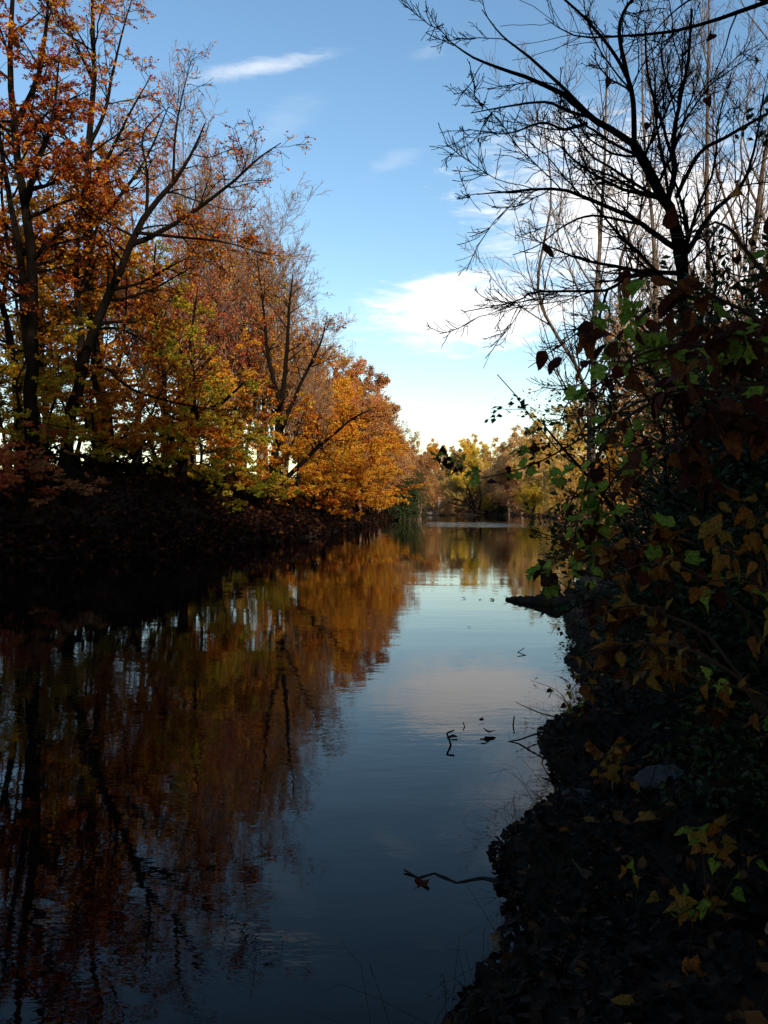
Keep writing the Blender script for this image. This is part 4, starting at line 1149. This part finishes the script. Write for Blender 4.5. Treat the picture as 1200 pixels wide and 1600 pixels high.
# sunken log reaching out of the bank, knotted and half under water
P, R = spline([(2.80, 18.35, 0.015), (3.15, 18.0, 0.03), (3.6, 17.6, 0.05), (4.2, 17.1, 0.10), (5.0, 16.4, 0.22), (5.8, 15.7, 0.40)], [0.04, 0.11, 0.19, 0.28, 0.36, 0.38], 30, rnd(5), 0.22)
log = tag(empty('fallen_log', P[0, -1]), 'dark log tapering from the bank out into the river', 'log')
o_ = P[0, -1].copy()
V, Q = tubes([(P - o_, R, 12)])
obj('trunk', mesh_arrays('log_trunk', V, Q), M['wet_wood'], log)
for a, b, r in [((3.5, 17.65, 0.15), (3.42, 17.6, 0.28), 0.035), ((3.9, 17.3, 0.25), (3.97, 17.25, 0.42), 0.06), ((3.2, 17.95, 0.08), (3.12, 17.85, 0.16), 0.02), ((4.4, 16.95, 0.3), (4.3, 16.9, 0.45), 0.03), ((2.85, 18.3, 0.02), (2.72, 18.3, 0.10), 0.01)]:
    c = np.array([a, (np.array(a) + b) / 2 + np.array([0.02, 0, 0.01]), b]) - o_
    Pb, Rb = spline(c, [r, r * 0.9, r * 0.4], 6)
    V, Q = tubes([(Pb, Rb, 6)])
    obj('branch_stub', mesh_arrays('branch_stub', V, Q), M['wet_wood'], log)


def stick(name, pts, r0, r1, label, cat_='stick', group='sticks in the shallows'):
    c = np.array(pts, float)
    c2 = c - c[0]
    tt = np.linspace(0, len(c) - 1, 4 * (len(c) - 1) + 1)
    P = np.stack([np.interp(tt, np.arange(len(c)), c2[:, q]) for q in range(3)], -1)[None] + rnd(len(label)).normal(0, 0.25 * r1, (1, len(tt), 3))
    R = np.linspace(r0, r1, len(tt))[None]
    V, Q = tubes([(P, R, 6)])
    return tag(obj(name, mesh_arrays(name, V, Q), M['wet_wood'], None, c[0]), label, cat_, group)


stick('stick', [(0.615, 7.30, -0.05), (0.61, 7.30, 0.0), (0.575, 7.33, 0.10), (0.64, 7.36, 0.115)], 0.012, 0.007, 'bent stick poking out of the water left of the floating red leaf')
stick('stick', [(1.285, 7.95, -0.06), (1.28, 7.95, 0.0), (1.295, 7.97, 0.09)], 0.009, 0.007, 'short upright stick poking out of the water right of the floating red leaf')
stick('stick', [(0.80, 7.9, -0.03), (0.795, 7.9, 0.0), (0.78, 7.92, 0.04)], 0.007, 0.005, 'tiny stick tip in the water behind the floating red leaf')
stick('stick', [(1.62, 7.35, 0.05), (1.45, 7.30, 0.12), (1.25, 7.4, 0.02), (1.12, 7.42, -0.01)], 0.012, 0.005, 'fallen twig reaching from the bank into the shallows')
stick('stick', [(1.75, 7.8, 0.10), (1.5, 7.85, 0.16), (1.3, 7.9, 0.24)], 0.008, 0.003, 'thin twig sticking out from the bank over the water')
stick('stick', [(1.60, 6.95, 0.08), (1.40, 6.85, 0.16), (1.30, 6.6, 0.06), (1.33, 6.35, 0.0)], 0.008, 0.004, 'crooked twig drooping off the bank to the water')
stick('stick', [(2.12, 11.6, -0.02), (1.95, 11.7, 0.03), (2.08, 11.9, 0.06)], 0.008, 0.005, 'forked dead twig standing in the water before the long log')
stick('sunken_branch', [(1.0, 4.58, 0.05), (0.75, 4.62, 0.0), (0.58, 4.70, -0.014), (0.42, 4.64, -0.012), (0.30, 4.76, -0.004), (0.2, 4.70, -0.004), (0.12, 4.78, 0.012)], 0.03, 0.005, 'dark branch lying at the water surface beside the near bank', 'branch')

for i, (px, py, mt, kd, sz, lab) in enumerate([(765, 1145, 'russet', 'heart', 0.13, 'red leaf curled on the water between two sticks'), (722, 1153, 'maroon', 'ovate', 0.11, 'dark leaf floating beside the bent stick'), (745, 1160, 'maroon', 'ovate', 0.08, 'small dark leaf floating below the red leaf'),
        (752, 1131, 'maroon', 'ovate', 0.07, 'speck of leaf floating above the red leaf'), (730, 936, 'maroon', 'heart', 0.11, 'dark leaf floating farthest left of the long log'), (756, 938, 'maroon', 'ovate', 0.13, 'dark leaf floating next to the tip of the long log'),
        (763, 938, 'maroon', 'ovate', 0.12, 'dark leaf touching its neighbour at the tip of the long log'), (664, 1378, 'maroon', 'lobed', 0.08, 'brown leaf floating at the end of the sunken branch'),
        (729, 981, 'maroon', 'ovate', 0.06, 'tiny dark leaf alone on the open water')]):
    g = rnd(900 + i)
    d_ = CAM_H * FPX / (py - 787.0)
    p = at(px, py, d_); p[2] = 0.012
    o = put_leaf(None, (0, 0, 0), p, (g.normal(), g.normal() * 0.4, 0.12 if i == 0 else 0.02), (0.1, -0.35, 1.0) if i == 0 else (0.03, -0.06, 1.0), sz, kd, mt, g, 'floating_leaf')
    tag(o, lab, 'leaf', 'leaves floating on the river')


def rock(name, loc, size, seed, label, mat='stone', group=None):
    g = rnd(seed)
    nu, nv = 44, 24
    u = np.linspace(0, 2 * math.pi, nu, endpoint=False); v = np.linspace(0.02, math.pi - 0.02, nv)
    U, Vv = np.meshgrid(u, v)
    n3 = np.stack([np.cos(U) * np.sin(Vv), np.sin(U) * np.sin(Vv), np.cos(Vv)], -1)
    r = np.ones(U.shape)
    for _ in range(9):
        a = norm(g.normal(0, 1, 3)); r -= 0.35 * np.clip(n3 @ a - g.uniform(0.45, 0.8), 0, 1)
    r += 0.05 * np.sin(n3[..., 0] * 7 + 1) * np.sin(n3[..., 1] * 6)
    for q in range(14):
        a = norm(g.normal(0, 1, 3)) * g.uniform(8, 26); r += 0.010 * np.sin(n3 @ a + g.uniform(0, 6))
    pts = n3 * r[..., None] * np.asarray(size)
    idx = np.arange(nu * nv).reshape(nv, nu); nx_ = np.roll(idx, -1, 1)
    Q = np.stack([idx[:-1], idx[1:], nx_[1:], nx_[:-1]], -1).reshape(-1, 4)
    return tag(obj(name, mesh_arrays(name, pts, Q), M[mat], None, loc), label, 'stone', group)


p = on_ground(1050, 1225)
rock('stone', p + np.array([0, 0.1, -0.03]), (0.24, 0.16, 0.11), 41, 'pale grey stone half buried in leaf litter on the near bank')
rock('stone', on_ground(905, 1245) + np.array([0, 0, 0.0]), (0.12, 0.08, 0.05), 42, 'small grey stone at the water edge of the near bank')
x = px_x(674, 150.5); rock('stone', (x, 150.5, 0.25), (0.9, 0.6, 0.45), 43, 'pale boulder at the waterline of the far shore')
x = px_x(681, 150.0); rock('stone', (x, 150.0, 0.2), (1.0, 0.6, 0.5), 44, 'dark boulder beside the pale one on the far shore', 'wet_wood')

# a leaf drifting down, and a few still hanging on the overhead bough
g = rnd(950)
tag(put_leaf(None, (0, 0, 0), at(842, 372, 3.2), (0.45, 0.1, -0.8), (0.5, -0.75, 0.3), 0.075, 'ovate', 'maroon', g, 'falling_leaf'), 'single dark red leaf in mid air against the sky', 'leaf')
for px, py, dd_, mt in [(955, 122, 6.6, 'maroon'), (1112, 52, 6.5, 'maroon'), (1176, 88, 6.4, 'russet'), (1102, 150, 6.5, 'maroon'), (1015, 190, 6.4, 'maroon')]:
    put_leaf(BOUGH, np.array(BOUGH.location), at(px, py, dd_), (g.normal(0, 0.3), 0.0, -1.0), (g.normal(0, 0.5), -0.8, 0.3), 0.075, 'heart', mt, g)

# small white hut among the far trees
hx, hy = px_x(690, 160), 160.0
hz = gz(hx, hy)
hut = tag(empty('hut', (hx, hy, hz + 0.3)), 'small white hut with a brown roof half hidden by far shore trees', 'hut')


def box(name, lo, hi, mat, parent):
    (a, b, c), (d, e, f) = lo, hi
    V = [(a, b, c), (d, b, c), (d, e, c), (a, e, c), (a, b, f), (d, b, f), (d, e, f), (a, e, f)]
    Q = [(0, 3, 2, 1), (4, 5, 6, 7), (0, 1, 5, 4), (1, 2, 6, 5), (2, 3, 7, 6), (3, 0, 4, 7)]
    return obj(name, mesh_arrays(name, V, Q, smooth=False), M[mat], parent)


box('wall', (-1.0, -0.8, 0), (1.0, 0.8, 2.7), 'hut_wall', hut)
V = [(-1.25, -1.05, 2.65), (1.25, -1.05, 2.65), (1.25, 1.05, 2.65), (-1.25, 1.05, 2.65), (-1.25, 0, 3.6), (1.25, 0, 3.6)]
obj('roof', mesh_arrays('hut_roof', V, [(0, 1, 5, 4), (2, 3, 4, 5), (0, 3, 2, 1)], [(1, 2, 5), (3, 0, 4)], smooth=False), M['hut_roof'], hut)
hut.scale = (0.65, 0.65, 0.65)
box('door', (-0.3, -0.86, 0.02), (0.35, -0.802, 2.0), 'hut_roof', hut)
